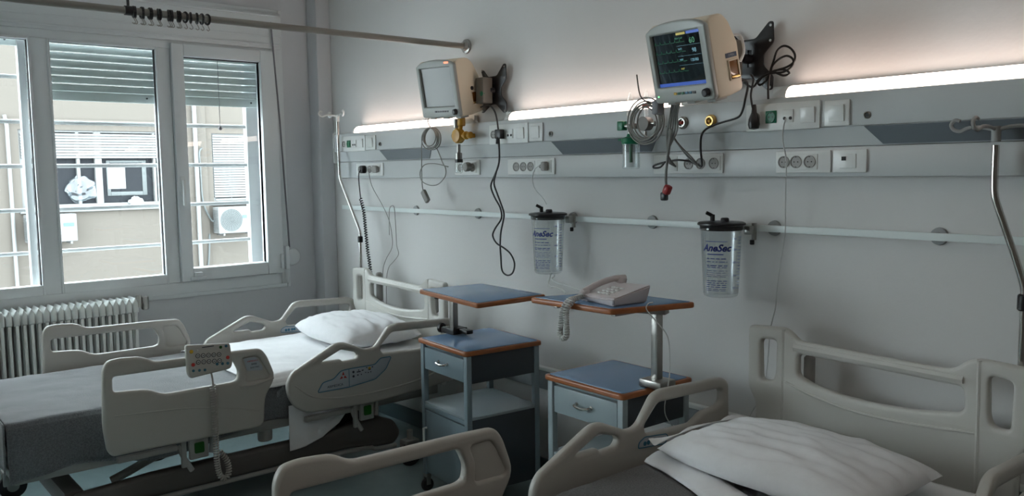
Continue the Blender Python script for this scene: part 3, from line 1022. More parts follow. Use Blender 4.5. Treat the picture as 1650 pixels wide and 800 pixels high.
def mount(px, pz, lb, arm, boxm, s=1.0):
    t = thing('monitor_mount', lb, 'monitor mount', (px, 0, pz))
    w2, h2 = .105*s, .122*s
    out = [(-w2, h2*.92), (-w2+.02, h2*.96), (-.045, h2*.62), (.028, h2*.62), (w2-.018, h2+.012), (w2, h2+.010), (w2+.004, h2*.45), (w2*.62, h2*.1), (w2*.62, -h2*.25),
           (w2+.004, -h2*.6), (w2, -h2-.002), (w2-.02, -h2-.004), (.02, -h2*.62), (-.02, -h2*.62), (-w2+.015, -h2+.006), (-w2, -h2+.008), (-w2*.75, -h2*.3), (-w2*.75, h2*.45)]
    slot = [(-.005, -.03), (.012, -.03), (.012, .035), (-.005, .035)]
    b = B()
    plate(b, fillet(out, .012, 3), [slot], .006, .0015, PLANES['XZ'](-.03), 1)
    obj('wall_plate', b, 'black', t)
    for xx, zz in ((-w2+.012, h2-.008), (w2-.010, h2-.004), (w2-.010, h2*.5), (w2-.010, -h2+.008), (-w2+.012, -h2+.016)):
        obj('bolt', cyl(B(), (xx, -.0355, zz), (xx, -.033, zz), .005, 12), 'steel', t)
    obj('spacer', bx((-.03, -.028, -.06), (.03, 0, .06), .002), 'black', t)
    b = bx((arm[0], arm[1], -.07), (arm[0]+.065, arm[2], .065), .006)
    obj('arm_box', b, boxm, t)
    b = tube(B(), [(arm[0]+.05, arm[2]+.01, .0), (0, -.05, .0), (0, -.03, 0)], .018, 10)
    obj('swivel_arm', b, 'black', t)
    return t
mount(3.375, 2.015, 'black steel wall mount behind the right monitor with cable loops', (-.045, -.27, -.10), 'mountbox')
mount(1.805, 2.02, 'black steel wall mount behind the left monitor', (-.055, -.11, -.045), 'mountbox', .98)
o = lathe(B(), [(0, .012), (.013, .010), (.016, 0), (0, 0)], 16, T(1.80, -.10, 2.00) @ RX(PI/2))
tag(obj('adjusting_knob', o, 'green'), 'small green round knob on the left monitor mount', 'knob')

# ------------------------------------------------------------------ cables
def cable(name, pts, r, m, label, cat='cable', sm=4, seg=8):
    b = tube(B(), pts, r, seg, sm)
    return tag(obj(name, b, m, ang=60), label, cat)
def depth_wave(pts, amp):
    return [(p[0], p[1]-amp*(.5+.5*math.sin(i*1.3)), p[2]) for i, p in enumerate(pts)]
P = {
'loop_black_a':[(1.80,-0.115,1.93),(1.88,-0.13,1.935),(1.927,-0.130,1.905),(1.951,-0.130,1.850),(1.963,-0.130,1.755),(1.961,-0.130,1.639),(1.924,-0.130,1.572),(1.892,-0.130,1.518),(1.921,-0.130,1.460),(1.965,-0.130,1.407),(1.974,-0.130,1.353),(1.923,-0.130,1.299),(1.901,-0.130,1.260),(1.931,-0.130,1.222),(1.991,-0.130,1.200),(2.044,-0.130,1.172),(2.073,-0.130,1.126),(2.057,-0.130,1.077),(2.012,-0.130,1.061),(1.973,-0.130,1.083),(1.965,-0.130,1.150),(1.961,-0.130,1.214),(1.968,-0.130,1.279),(1.984,-0.130,1.328),(1.995,-0.130,1.376),(1.971,-0.130,1.429),(1.942,-0.130,1.480),(1.918,-0.130,1.531),(1.934,-0.130,1.582),(1.961,-0.130,1.639),(1.965,-0.130,1.690),(1.952,-0.125,1.745)],
'loop_thin':[(1.361,-0.120,1.735),(1.403,-0.120,1.723),(1.454,-0.120,1.646),(1.482,-0.120,1.612),(1.475,-0.120,1.567),(1.408,-0.120,1.525),(1.328,-0.120,1.518),(1.248,-0.120,1.542),(1.231,-0.120,1.593),(1.277,-0.120,1.635),(1.376,-0.120,1.641),(1.506,-0.120,1.622)],
'm2_black':[(3.43,-0.2,1.93),(3.442,-0.140,1.915),(3.434,-0.140,1.853),(3.421,-0.140,1.808),(3.400,-0.140,1.786),(3.335,-0.140,1.773),(3.286,-0.140,1.761),(3.251,-0.140,1.746),(3.233,-0.140,1.722),(3.230,-0.140,1.673),(3.237,-0.140,1.607),(3.219,-0.140,1.610),(3.173,-0.140,1.625),(3.110,-0.140,1.631),(3.046,-0.140,1.622),(2.993,-0.140,1.610),(2.993,-0.140,1.600),(3.026,-0.140,1.603),(3.046,-0.140,1.620)],
'm2_plug':[(3.47,-0.16,1.94),(3.462,-0.130,1.925),(3.452,-0.130,1.875),(3.455,-0.130,1.841),(3.464,-0.130,1.806)],
'loop_plate':[(3.507,-0.100,1.850),(3.506,-0.100,1.896),(3.511,-0.100,1.941),(3.526,-0.100,1.985),(3.541,-0.100,2.023),(3.566,-0.100,2.038),(3.594,-0.100,2.028),(3.614,-0.100,2.002),(3.610,-0.100,1.976),(3.583,-0.100,1.961),(3.550,-0.100,1.955),(3.519,-0.100,1.951),(3.526,-0.100,1.973),(3.551,-0.100,1.993),(3.582,-0.100,2.001),(3.607,-0.100,1.985),(3.603,-0.100,1.961),(3.568,-0.100,1.944),(3.526,-0.100,1.944),(3.490,-0.100,1.938),(3.463,-0.100,1.917),(3.472,-0.100,1.905),(3.501,-0.100,1.923),(3.519,-0.100,1.949),(3.568,-0.100,1.953),(3.593,-0.100,1.937),(3.568,-0.100,1.931),(3.526,-0.100,1.946),(3.47,-0.10,1.93),(3.44,-0.10,1.90),(3.40,-0.10,1.92)],
'white_cord':[(3.584,-0.105,1.775),(3.582,-.118,1.735),(3.581,-0.115,1.687),(3.577,-0.085,1.618),(3.573,-0.080,1.526),(3.567,-0.070,1.434),(3.561,-0.060,1.341),(3.542,-0.060,1.222),(3.530,-0.060,1.126),(3.526,-0.060,1.066),(3.511,-0.060,1.004),(3.503,-0.060,0.960),(3.49,-0.06,0.80),(3.473,-0.060,0.712),(3.435,-0.060,0.643),(3.413,-0.060,0.601)],
'thin_plug':[(2.252,-0.10,1.616),(2.233,-0.104,1.616),(2.201,-0.105,1.595),(2.186,-0.103,1.550),(2.209,-0.107,1.504),(2.271,-0.111,1.459),(2.300,-0.116,1.43)],
'thin_left':[(0.600,-0.085,1.604),(0.626,-0.08,1.509),(0.709,-0.06,1.393),(0.785,-0.06,1.298),(0.816,-0.06,1.202),(0.812,-0.06,1.124),(0.735,-0.06,1.041),(0.695,-0.06,0.95),(.69,-.06,.7)],
'thin_left2':[(0.770,-0.05,1.20),(0.772,-0.05,1.30),(0.780,-0.05,1.365),(0.805,-0.05,1.386),(0.850,-0.06,1.376),(0.860,-0.06,1.280),(0.867,-0.06,1.146),(0.886,-0.06,1.089),(0.827,-0.06,1.038),(0.767,-0.06,0.994),(0.735,-0.06,0.90),(.73,-.06,.7)],
'bottle_tube':[(2.36,-0.125,1.10),(2.42,-0.18,1.095),(2.510,-0.28,1.10),(2.633,-0.36,1.10),(2.762,-0.43,1.112),(2.90,-0.50,1.112),(2.98,-.53,1.115)],
'bottle_tube2':[(2.34,-0.125,1.098),(2.40,-0.2,1.06),(2.55,-0.32,1.07),(2.70,-0.45,1.10),(2.86,-0.55,1.112),(2.93,-.60,1.111)],
}
cable('power_cable', P['loop_black_a'], .0045, 'cable_b', 'black power cable hanging in a long loop below the left monitor')
cable('sensor_lead', P['loop_thin'], .0028, 'cable_g', 'thin grey sensor lead making an open loop under the left cable coil')
cable('monitor_cable', P['m2_black'], .0042, 'cable_b', 'black cable running sideways from the right monitor to the sockets below')
t = cable('power_cable', P['m2_plug'], .004, 'cable_b', 'short black cable with a big round plug left of the bright green socket')
b = lathe(B(), [(0, 0), (.007, 0), (.010, .03), (.012, .035), (.02, .055), (.022, .075), (.018, .09), (0, .094)], 18, T(3.463, -.125, 1.832) @ RX(PI))
obj('plug', b, 'black', t)
cable('coiled_cable', P['loop_plate'], .0042, 'cable_b', 'black cable bundled in loops over the right monitor mount')
cable('white_cord', P['white_cord'], .0022, 'cable_w', 'thin white cord hanging down the wall to the right headboard', 'cord')
t = cable('lamp_cord', P['thin_plug'], .002, 'cable_w', 'thin cord curving from the pale plug down to the left canister', 'cord')
b = bx((2.245, -.105, 1.592), (2.275, -.0745, 1.638), .008)
box(b, (2.228, -.1, 1.606), (2.25, -.08, 1.624), .006)
obj('plug', b, 'plated', t)
t = cable('thin_cord', P['thin_left'], .0022, 'cable_g', 'thin grey cord falling from the corner sockets to the left bed, first of two', 'cord')
b = bx((.648, -.1, 1.592), (.71, -.0735, 1.638), .012)
cyl(b, (.60, -.085, 1.615), (.65, -.088, 1.615), .006)
obj('plug', b, 'plated', t)
cable('thin_cord', P['thin_left2'], .0020, 'cable_g', 'thin grey cord hooked over the rail near the corner', 'cord')
cable('clear_tube', P['bottle_tube'], .004, 'cable_w', 'pale tube running from the left canister onto the phone tray', 'tube')
cable('clear_tube', P['bottle_tube2'], .0032, 'cable_w', 'pale thin tube drooping from the left canister beside the other tube', 'tube')
# spiral cord at the corner
def spiral(path, r, turns, wr, seg=7, per=10):
    path = smooth_path(path, 8)
    L = [0]
    for a_, c_ in zip(path, path[1:]): L.append(L[-1]+(c_-a_).length)
    n = turns*per
    out = []
    j = 0
    for i in range(n+1):
        s = L[-1]*i/n
        while j < len(L)-2 and L[j+1] < s: j += 1
        f = (s-L[j])/max(1e-9, L[j+1]-L[j])
        p = path[j].lerp(path[j+1], min(1, f))
        d = (path[j+1]-path[j]).normalized()
        u_ = d.orthogonal().normalized()
        u_ = (Vector((0, 1, 0))-d*d.y)
        u_ = u_.normalized() if u_.length > .1 else d.orthogonal().normalized()
        v_ = d.cross(u_)
        a_ = 2*PI*i/per
        out.append(p+r*(u_*math.cos(a_)+v_*math.sin(a_)))
    return tube(B(), out, wr, seg)
b = spiral([(.549, -.12, 1.43), (.583, -.12, 1.352), (.599, -.12, 1.233), (.616, -.12, 1.114), (.640, -.12, 1.0), (.65, -.12, .9)], .009, 34, .0035, 6, 8)
tube(b, [(.538, -.09, 1.615), (.534, -.115, 1.60), (.533, -.12, 1.549), (.549, -.12, 1.43)], .0035, 8, 4)
box(b, (.515, -.105, 1.59), (.555, -.0735, 1.64), .008)
tag(obj('spiral_cord', b, 'cable_b', ang=60), 'black spiral cord hanging from the corner sockets behind the pole', 'cord')

# grey lead coil hanging under the left monitor, with sensor
b = B()
for k, (r_, dx, dz, dy) in enumerate(((.058, 0, 0, 0), (.055, .004, .003, -.008), (.060, -.003, -.004, -.014), (.050, .006, .006, -.02), (.062, .002, -.002, .007))):
    N_ = 28
    tube(b, [(1.375+dx+r_*1.25*math.cos(2*PI*i/N_), -.135+dy, 1.783+dz+r_*math.sin(2*PI*i/N_)) for i in range(N_+1)], .0032, 7, 0)
tube(b, [(1.50, -.215, 1.90), (1.44, -.2, 1.885), (1.385, -.16, 1.86), (1.375, -.135, 1.84)], .0032, 7, 4)
tube(b, [(1.30, -.14, 1.80), (1.262, -.125, 1.76), (1.248, -.12, 1.65), (1.248, -.12, 1.53), (1.258, -.12, 1.485)], .0028, 7, 4)
t = tag(obj('lead_coil', b, 'cable_g', ang=60), 'grey sensor lead coiled under the left monitor with its sensor dangling', 'cable')
b = bx((-.018, -.012, -.04), (.018, .012, .04), .008, mtx=T(1.280, -.12, 1.455) @ RY(R(-38)))
obj('finger_sensor', b, 'cable_g', t)
# right bundle of grey leads
b = B()
random.seed(11)
for k in range(7):
    r_ = .078+random.uniform(-.018, .016)
    cx, cz, cy = 3.048+random.uniform(-.010, .010), 1.785+random.uniform(-.008, .008), -.24-random.uniform(0, .05)
    N_ = 30
    tube(b, [(cx+r_*1.02*math.cos(2*PI*i/N_), cy, cz+r_*math.sin(2*PI*i/N_)) for i in range(N_+1)], .0030, 7)
for k in range(5):
    x = 3.16+k*.012
    tube(b, [(3.30+k*.01, -.40, 1.86), (3.24+k*.008, -.34, 1.80), (x, -.26, 1.745), (x-.03-.012*k, -.22, 1.66), (3.09+.01*k, -.17, 1.62-.004*k)], .004, 7, 5)
tube(b, [(3.19, -.27, 1.75), (3.12, -.21, 1.63), (3.08, -.17, 1.56), (3.07, -.155, 1.53)], .0055, 7, 4)
for k in range(2):
    tube(b, [(3.14, -.24, 1.765), (3.16, -.20, 1.70), (3.195+.012*k, -.17, 1.64), (3.215+.01*k, -.15, 1.61)], .004, 7, 4)
tube(b, [(3.22, -.40, 1.87), (3.17, -.33, 1.87), (3.11, -.27, 1.865), (3.06, -.25, 1.858)], .004, 7, 4)
tube(b, [(3.16, -.44, 1.95), (3.10, -.35, 1.88), (3.06, -.25, 1.86)], .003, 7, 4)
t = tag(obj('lead_bundle', b, 'cable_g', ang=60), 'bundle of grey monitoring leads coiled and hanging under the right monitor', 'cable')
b = bx((3.048, -.17, 1.495), (3.066, -.145, 1.535), .004, mtx=None)
obj('black_clip', bx((3.050, -.172, 1.465), (3.078, -.148, 1.50), .006), 'black', t)
obj('red_clip', bx((3.066, -.176, 1.49), (3.094, -.145, 1.53), .008, mtx=T(3.08, 0, 1.51) @ RY(R(25)) @ T(-3.08, 0, -1.51)), 'red', t)
obj('connector', bx((3.215, -.42, 1.80), (3.245, -.38, 1.85), .005), 'lettergrey', t)
b = bx((1.50, -.16, 1.595), (1.535, -.10, 1.64), .008)

# black plug in the green socket of the middle strip
t = thing('black_plug', 'black plug in the socket between the two switches, right of the left monitor', 'plug', (1.955, -.105, ZU))
obj('plug_body', bx((-.024, -.03, -.024), (.024, 0, .024), .006), 'black', t)
obj('strain_relief', tube(B(), [(0, -.025, -.015), (0, -.03, -.05)], .008, 8), 'black', t)

# yellow regulator with glass bowl
t = thing('suction_regulator', 'yellow vacuum regulator plugged into the unit under the left monitor', 'regulator', (1.66, -.16, 1.785))
obj('gauge_body', lathe(B(), [(0, -.022), (.034, -.022), (.040, -.014), (.040, .012), (.034, .02), (0, .024)], 28, RX(PI/2)), 'amber', t)
b = cyl(B(), (.03, 0, 0), (.075, 0, 0), .012)
cyl(b, (.06, 0, 0), (.075, 0, 0), .022, bev=.003)
cyl(b, (.088, 0, 0), (.11, 0, 0), .018, bev=.003)
cyl(b, (.075, 0, 0), (.09, 0, 0), .010)
box(b, (.035, .0, -.012), (.06, .068, .012), .004)
obj('inlet_stem', b, 'amber', t)
b = cyl(B(), (.028, .0, .05), (.028, .0, .095), .021, bev=.004)
obj('control_knob', b, 'amber', t)
obj('knob_stem', cyl(B(), (.015, 0, .03), (.022, 0, .055), .012), 'amber', t)
b = cyl(B(), (-.014, 0, .04), (-.014, 0, .09), .018, bev=.003)
obj('gauge_port', b, 'steel', t)
b = cyl(B(), (-.036, 0, 0), (-.05, 0, 0), .014, bev=.002)
cyl(b, (.0, 0, -.045), (0, 0, -.09), .010)
cyl(b, (.0, 0, -.09), (0, 0, -.13), .018, bev=.003)
obj('outlet_nipple', b, 'steel', t)
obj('safety_jar', cyl(B(), (-.002, 0, -.20), (-.002, 0, -.13), .020, bev=.006), 'tube', t)
obj('black_collar', cyl(B(), (0, 0, -.142), (0, 0, -.125), .021), 'black', t)
obj('connector_body', lathe(B(), [(0, 0), (.024, 0), (.026, .01), (.022, .03), (0, .032)], 20, T(-.002, .07, -.165) @ RX(PI/2)), 'cable_g', t)

# oxygen flowmeter with green head and clear humidifier jar
t = thing('oxygen_flowmeter', 'green headed oxygen flowmeter with clear jar left of the right monitor leads', 'flowmeter', (2.86, -.16, 1.78))
b = bx((-.045, -.015, -.018), (-.012, .016, .022), .003)
b2 = cyl(B(), (-.012, 0, .0), (.01, 0, .0), .008)
obj('green_knob', b, 'green', t)
obj('valve_body', cyl(b2, (.01, .065, 0), (.01, 0, 0), .012), 'steel', t)
obj('flow_tube', lathe(B(), [(0, 0), (.014, 0), (.015, .10), (.008, .125), (.005, .14), (0, .142)], 20, T(.018, 0, -.002)), 'tube', t)
obj('collar', cyl(B(), (.018, 0, -.04), (.018, 0, 0), .011), 'steel', t)
b = lathe(B(), [(0, -.008), (.036, -.008), (.040, 0), (.038, .018), (.018, .024), (.014, .036), (0, .036)], 26, T(.02, 0, -.07))
box(b, (-.048, -.006, -.062), (0, .006, -.052), .003)
obj('green_head', b, 'green', t)
obj('jar', lathe(B(), [(0, 0), (.034, 0), (.038, .006), (.038, .105), (.035, .105), (.034, .008), (0, .006)], 28, T(.022, 0, -.182)), 'tube', t)
obj('dip_tube', cyl(B(), (.022, 0, -.155), (.022, 0, -.07), .007, 10), 'green', t)
t = thing('vacuum_regulator', 'clear tube vacuum regulator with red cap partly hidden by the grey lead coil', 'regulator', (2.955, -.15, 1.785))
obj('gauge_body', lathe(B(), [(0, -.02), (.028, -.02), (.030, .02), (0, .022)], 22, RX(PI/2)), 'mountbox', t)
b = cyl(B(), (0, .058, 0), (0, 0, 0), .01)
cyl(b, (.028, 0, 0), (.05, 0, 0), .009); cyl(b, (0, 0, -.03), (0, 0, -.07), .007)
obj('stem', b, 'steel', t)
obj('flow_tube', lathe(B(), [(0, 0), (.009, 0), (.009, .09), (.004, .11), (0, .112)], 16, T(.002, 0, .028)), 'tube', t)
obj('red_cap', cyl(B(), (.0, 0, .066), (0, 0, .082), .016, bev=.003), 'inkred', t)

# ------------------------------------------------------------------ infusion poles
def iv_pole(x, y, pts, label, hooks, r=.0095):
    t = thing('infusion_pole', label, 'infusion pole', (x, y, 0))
    obj('pole', tube(B(), [(a, b_, c) for a, b_, c in pts], r, 12, 5), 'chrome', t)
    return t
t = iv_pole(.53, -.12, [(0, 0, .55), (0, 0, 1.05), (0, 0, 1.17), (.0, 0, 1.21), (-.03, 0, 1.26), (-.20, 0, 1.50), (-.235, 0, 1.56), (-.243, 0, 1.63), (-.248, 0, 1.96)],
            'chrome infusion pole bent twice, with pale hook head, behind the window-side bed', None)
t2 = iv_pole(4.40, -.12, [(0, 0, .55), (0, 0, 1.10), (0, 0, 1.19), (-.005, 0, 1.24), (-.03, 0, 1.32), (-.083, 0, 1.47), (-.093, 0, 1.51), (-.095, 0, 1.56), (-.095, 0, 1.655)],
             'chrome infusion pole with grey four-hook head at the right edge', None, .0105)
obj('clamp', cyl(B(), (0, 0, 1.145), (0, 0, 1.185), .017, bev=.004), 'black', t)
obj('clamp', cyl(B(), (0, 0, 1.16), (0, 0, 1.21), .018, bev=.004), 'black', t2)
def hook_head(t, x, z, s, m, angs):
    b = cyl(B(), (x, 0, z-.045*s), (x, 0, z+.012), .017*s)
    for ang_ in angs:
        a = R(ang_)
        c, s_ = math.cos(a), math.sin(a)
        p = [(0, 0), (.05, .012), (.10, .012), (.13, .0), (.155, .008), (.165, .028), (.150, .045), (.132, .040)]
        tube(b, [(x+c*u*s, s_*u*s, z+v*s) for u, v in p], .0075*s, 8, 4, radii=None)
    obj('hook_head', b, m, t)
hook_head(t, -.248, 1.965, .74, 'plate', (180, -10, 250))
hook_head(t2, -.095, 1.70, .78, 'lightgrip', (183, 5, 262))

# ------------------------------------------------------------------ beds
YS = 0.0
FOOT = [(-1.975, .80), (-1.955, .834), (-1.905, .840), (-1.815, .832), (-1.765, .802), (-1.42, .796), (-1.29, .790), (-1.262, .752), (-1.222, .645),
        (-1.278, .56), (-1.288, .44), (-1.308, .420), (-1.955, .428), (-1.973, .455), (-1.985, .56)]
FOOT_R = [.02, .02, .02, .03, .03, .02, .03, .03, .04, .03, .02, .02, .03, .03, .03]
FOOT_H1 = [(-1.938, .765), (-1.425, .757), (-1.400, .70), (-1.408, .662), (-1.43, .655), (-1.74, .655), (-1.80, .690), (-1.938, .700)]
FOOT_H1R = [.015, .02, .04, .02, .01, .04, .04, .015]
FOOT_H2 = [(-1.385, .755), (-1.31, .757), (-1.288, .730), (-1.252, .655), (-1.262, .642), (-1.37, .645), (-1.365, .70)]
HEAD = [(-1.168, .60), (-1.140, .648), (-.905, .757), (-.860, .757), (-.735, .702), (-.680, .706), (-.600, .800), (-.560, .812), (-.20, .796), (-.165, .770),
        (-.160, .60), (-.175, .455), (-.31, .440), (-.70, .418), (-1.07, .436), (-1.135, .48), (-1.165, .54)]
HEAD_R = [.03, .03, .04, .04, .03, .04, .03, .03, .03, .02, .05, .03, .03, .1, .06, .05, .03]
HEAD_H1 = [(-.985, .676), (-.875, .722), (-.795, .697), (-.780, .680), (-.795, .662), (-.868, .660), (-.880, .674)]
HEAD_H2 = [(-.655, .700), (-.580, .770), (-.225, .757), (-.205, .745), (-.205, .700), (-.24, .688), (-.32, .686), (-.385, .655), (-.64, .668)]

def foot_rail(par, x, side, label):
    """side = +1: outer face towards +x"""
    b = B()
    plate(b, fillet(FOOT, FOOT_R, 4), [fillet(FOOT_H1, FOOT_H1R, 4), fillet(FOOT_H2, .015, 3)], .034, .012, PLANES['YZ'](x), 3)
    o = obj('foot_side_rail', b, 'abs', par)
    b = B()
    plate(b, fillet([(-1.40, .765), (-1.29, .765), (-1.24, .65), (-1.26, .635), (-1.38, .635), (-1.375, .70)], .01, 3), [], .014, .003, PLANES['YZ'](x), 1)
    obj('recessed_panel', b, 'abs', o)
    tube(b := B(), [(x+side*.014, -1.40, .632), (x+side*.015, -1.33, .626), (x+side*.012, -1.235, .642)], .006, 8, 3)
    tube(b, [(x+side*.0135, -1.94, .60), (x+side*.0135, -1.6, .57), (x+side*.0135, -1.31, .50)], .0055, 8, 4)
    obj('moulded_ridge', b, 'abs', o)
    if label:
        xx = x+side*.0085
        pl = [(-1.375, .755), (-1.315, .752), (-1.285, .705), (-1.285, .686), (-1.36, .694)]
        b = B(); plate(b, fillet(pl, .006, 3), [], .002, .0004, PLANES['YZ'](xx), 1)
        lp = obj('label_panel', b, 'label', o)
        mt = T(xx+side*.0014, 0, 0) @ RZ(side*PI/2) @ RX(PI/2)
        def tx(s, y, z, sz, m): text('lettering', s, sz, m, lp, T(xx+side*.0014, y, z) @ RZ(side*PI/2) @ RX(PI/2))
        tx('ABIMEDICA', -1.332, .737, .010, 'inkred'); tx('8400', -1.325, .722, .013, 'ink'); tx('ELECTRIC', -1.322, .706, .010, 'ink')
    return o

def head_rail(par, x, side, label):
    b = B()
    plate(b, fillet(HEAD, HEAD_R, 4), [fillet(HEAD_H1, .012, 4), fillet(HEAD_H2, .018, 4)], .036, .013, PLANES['YZ'](x), 3)
    o = obj('head_side_rail', b, 'abs', par)
    b = tube(B(), [(x+side*.014, -1.13, .585), (x+side*.0155, -1.0, .50), (x+side*.0155, -.70, .475), (x+side*.0155, -.35, .505), (x+side*.014, -.20, .60)], .006, 8, 5)
    obj('moulded_ridge', b, 'abs', o)
    if label == 2:
        xi = x-side*.0185
        b = B(); plate(b, fillet([(-.69, .632), (-.685, .652), (-.655, .665), (-.54, .652), (-.528, .636), (-.55, .618)], .008, 3), [], .002, .0004, PLANES['YZ'](xi), 1)
        ip = obj('inner_label', b, 'label', o)
        f = fillet([(-.69, .632), (-.685, .652), (-.655, .665), (-.54, .652), (-.528, .636), (-.55, .618)], .008, 3)
        obj('blue_outline', tube(B(), [(xi-side*.001, p[0], p[1]) for p in f+[f[0]]], .0018, 6), 'labelblue', ip)
        b = B()
        for y_ in (-.655, -.637, -.615, -.600): cyl(b, (xi-side*.0024, y_, .642), (xi, y_, .642), .008, 12)
        obj('blue_symbols', b, 'labelblue', ip)
        obj('red_key', cyl(B(), (xi-side*.0026, -.565, .638), (xi, -.565, .638), .006, 12), 'inkred', ip)
        for sd in (side,):
            xx = x+sd*.0185
            pl = [(-1.015, .530), (-.985, .575), (-.925, .583), (-.885, .617), (-.84, .620), (-.69, .618), (-.655, .647), (-.590, .645), (-.625, .585), (-.69, .542), (-.84, .528)]
            f = fillet(pl, .012, 3)
            b = B(); plate(b, f, [], .002, .0004, PLANES['YZ'](xx), 1)
            lp = obj('control_label', b, 'label', o)
            b = tube(B(), [(xx+sd*.0012, p[0], p[1]) for p in f+[f[0]]], .0022, 6)
            tube(b, [(xx+sd*.0012, -.84, .620), (xx+sd*.0012, -.84, .528)], .0015, 6)
            obj('blue_outline', b, 'labelblue', lp)
            def tx(s, y, z, sz, m): text('lettering', s, sz, m, lp, T(xx+sd*.0016, y, z) @ RZ(sd*PI/2) @ RX(PI/2))
            tx('ABIMEDICA', -.918, .548, .017, 'ink')
            b = B()
            for k in range(3):
                a = PI/2+k*2*PI/3
                cy_, cz_ = -.872+.011*math.cos(a), .588+.011*math.sin(a)
                plate(b, [(cy_+.013*math.cos(a), cz_+.013*math.sin(a)), (cy_+.008*math.cos(a+2.2), cz_+.008*math.sin(a+2.2)), (cy_+.008*math.cos(a-2.2), cz_+.008*math.sin(a-2.2))], [], .001, .0001, PLANES['YZ'](xx+sd*.0014), 0)
            obj('flame_mark', b, 'inkred', lp)
            b = B()
            for y_, z_ in ((-.815, .600), (-.815, .578)): cyl(b, (xx, y_, z_), (xx+sd*.0025, y_, z_), .006, 12)
            for y_, z_, w_ in ((-.785, .596, .022), (-.785, .604, .006), (-.762, .600, .010), (-.738, .610, .006), (-.722, .598, .014), (-.705, .608, .008), (-.79, .580, .008), (-.77, .580, .005), (-.745, .586, .005), (-.73, .583, .005), (-.715, .584, .005)):
                box(b, (xx, y_-w_/2, z_-.002), (xx+sd*.002, y_+w_/2, z_+.003))
            obj('key_symbols', b, 'ink', lp)
            obj('yellow_key', cyl(B(), (xx, -.722, .604), (xx+sd*.0018, -.722, .604), .008, 12), 'key_y', lp)
    return o

def mechanism(par, x, side, y0, y1):
    """rail release post with green square, hanging below a side rail"""
    b = bx((x-.012, y0, .33), (x+.012, y1, .43), .006)
    box(b, (x-.012+side*.0, y0-.035, .30), (x+.008, y0-.012, .43), .005)
    box(b, (x-.02, y0-.05, .385), (x+.01, y0-.3, .41), .005)
    tube(b, [(x-side*.01, y0-.04, .40), (x-side*.005, y0-.02, .34), (x, y0+.01, .28)], .012, 8, 3)
    tube(b, [(x-side*.01, y1+.03, .42), (x-side*.01, y1+.02, .34)], .014, 8)
    o = obj('release_post', b, 'bedmetal', par)
    xx = x+side*.013
    yc, zc = (y0+y1)/2, .380
    b = B(); plate(b, fillet([(yc-.022, zc-.024), (yc+.022, zc-.024), (yc+.022, zc+.026), (yc-.022, zc+.026)], .008, 3), [], .006, .002, PLANES['YZ'](xx), 1)
    obj('green_release_button', b, 'relg', o)
    return o

def castor(par, x, y, s=1):
    b = B()
    lathe(b, [(.028, -.014), (.052, -.016), (.062, -.012), (.065, 0), (.062, .012), (.052, .016), (.028, .014)], 26, T(x, y, .065) @ RY(PI/2))
    w_ = obj('castor_tyre', b, 'rubber', par)
    b = cyl(B(), (x-.013, y, .065), (x+.013, y, .065), .046, 22, .003)
    obj('castor_hub', b, 'bedmetal', w_)
    b = bx((x-.034, y-.045, .075), (x-.020, y+.03, .145), .005)
    box(b, (x+.020, y-.045, .075), (x+.034, y+.03, .145), .005)
    box(b, (x-.034, y-.045, .128), (x+.034, y+.04, .150), .006)
    cyl(b, (x, y+.0, .15), (x, y, .20), .016)
    obj('castor_fork', b, 'bedmetal', w_)

def headboard(par, w2, y, rollers=True):
    s = w2/.5
    out = [(-.5, .990), (-.345, 1.0), (-.315, .985), (-.285, .960), (-.26, .957), (0, .950), (.24, .944), (.275, .955), (.305, .982), (.345, .994), (.5, .985),
           (.5, .77), (.465, .70), (.465, .40), (-.465, .40), (-.465, .70), (-.5, .76)]
    out = [(u*s, v) for u, v in out]
    main = [(-.285, .912), (0, .906), (.30, .898), (.305, .83), (.285, .812), (.14, .792), (0, .786), (-.12, .792), (-.22, .808), (-.285, .832)]
    hl = [(-.445, .945), (-.375, .950), (-.378, .83), (-.388, .795), (-.44, .790)]
    hr = [(-u, v-.004) for u, v in hl][::-1]
    f = lambda P_: [(u*s, v) for u, v in P_]
    b = B()
    plate(b, fillet(out, .016, 4), [fillet(f(main), .02, 4), fillet(f(hl), .02, 4), fillet(f(hr), .02, 4)], .036, .013, PLANES['XZ'](y), 3)
    hb = obj('headboard', b, 'absl', par)
    b = tube(B(), [(-.33*s, y-.017, .80), (-.22*s, y-.019, .772), (-.08*s, y-.019, .750), (.10*s, y-.019, .745), (.34*s, y-.017, .762)], .0055, 8, 6)
    tube(b, [(-.345*s, y-.013, .995), (-.35*s, y-.013, .42)], .008, 8)
    tube(b, [(.345*s, y-.013, .99), (.35*s, y-.013, .42)], .008, 8)
    tube(b, [(-.30*s, y-.010, .935), (0, y-.010, .928), (.30*s, y-.010, .921)], .016, 8, 5)
    obj('moulded_ridge', b, 'absl', hb)
    for xx in (-.27*s, .33*s):
        b = cyl(B(), (xx, y+.042, .79), (xx, y+.042, .975 if rollers else .90), .020, 16, .008)
        obj('wall_roller', b, 'plated', hb)
    return hb

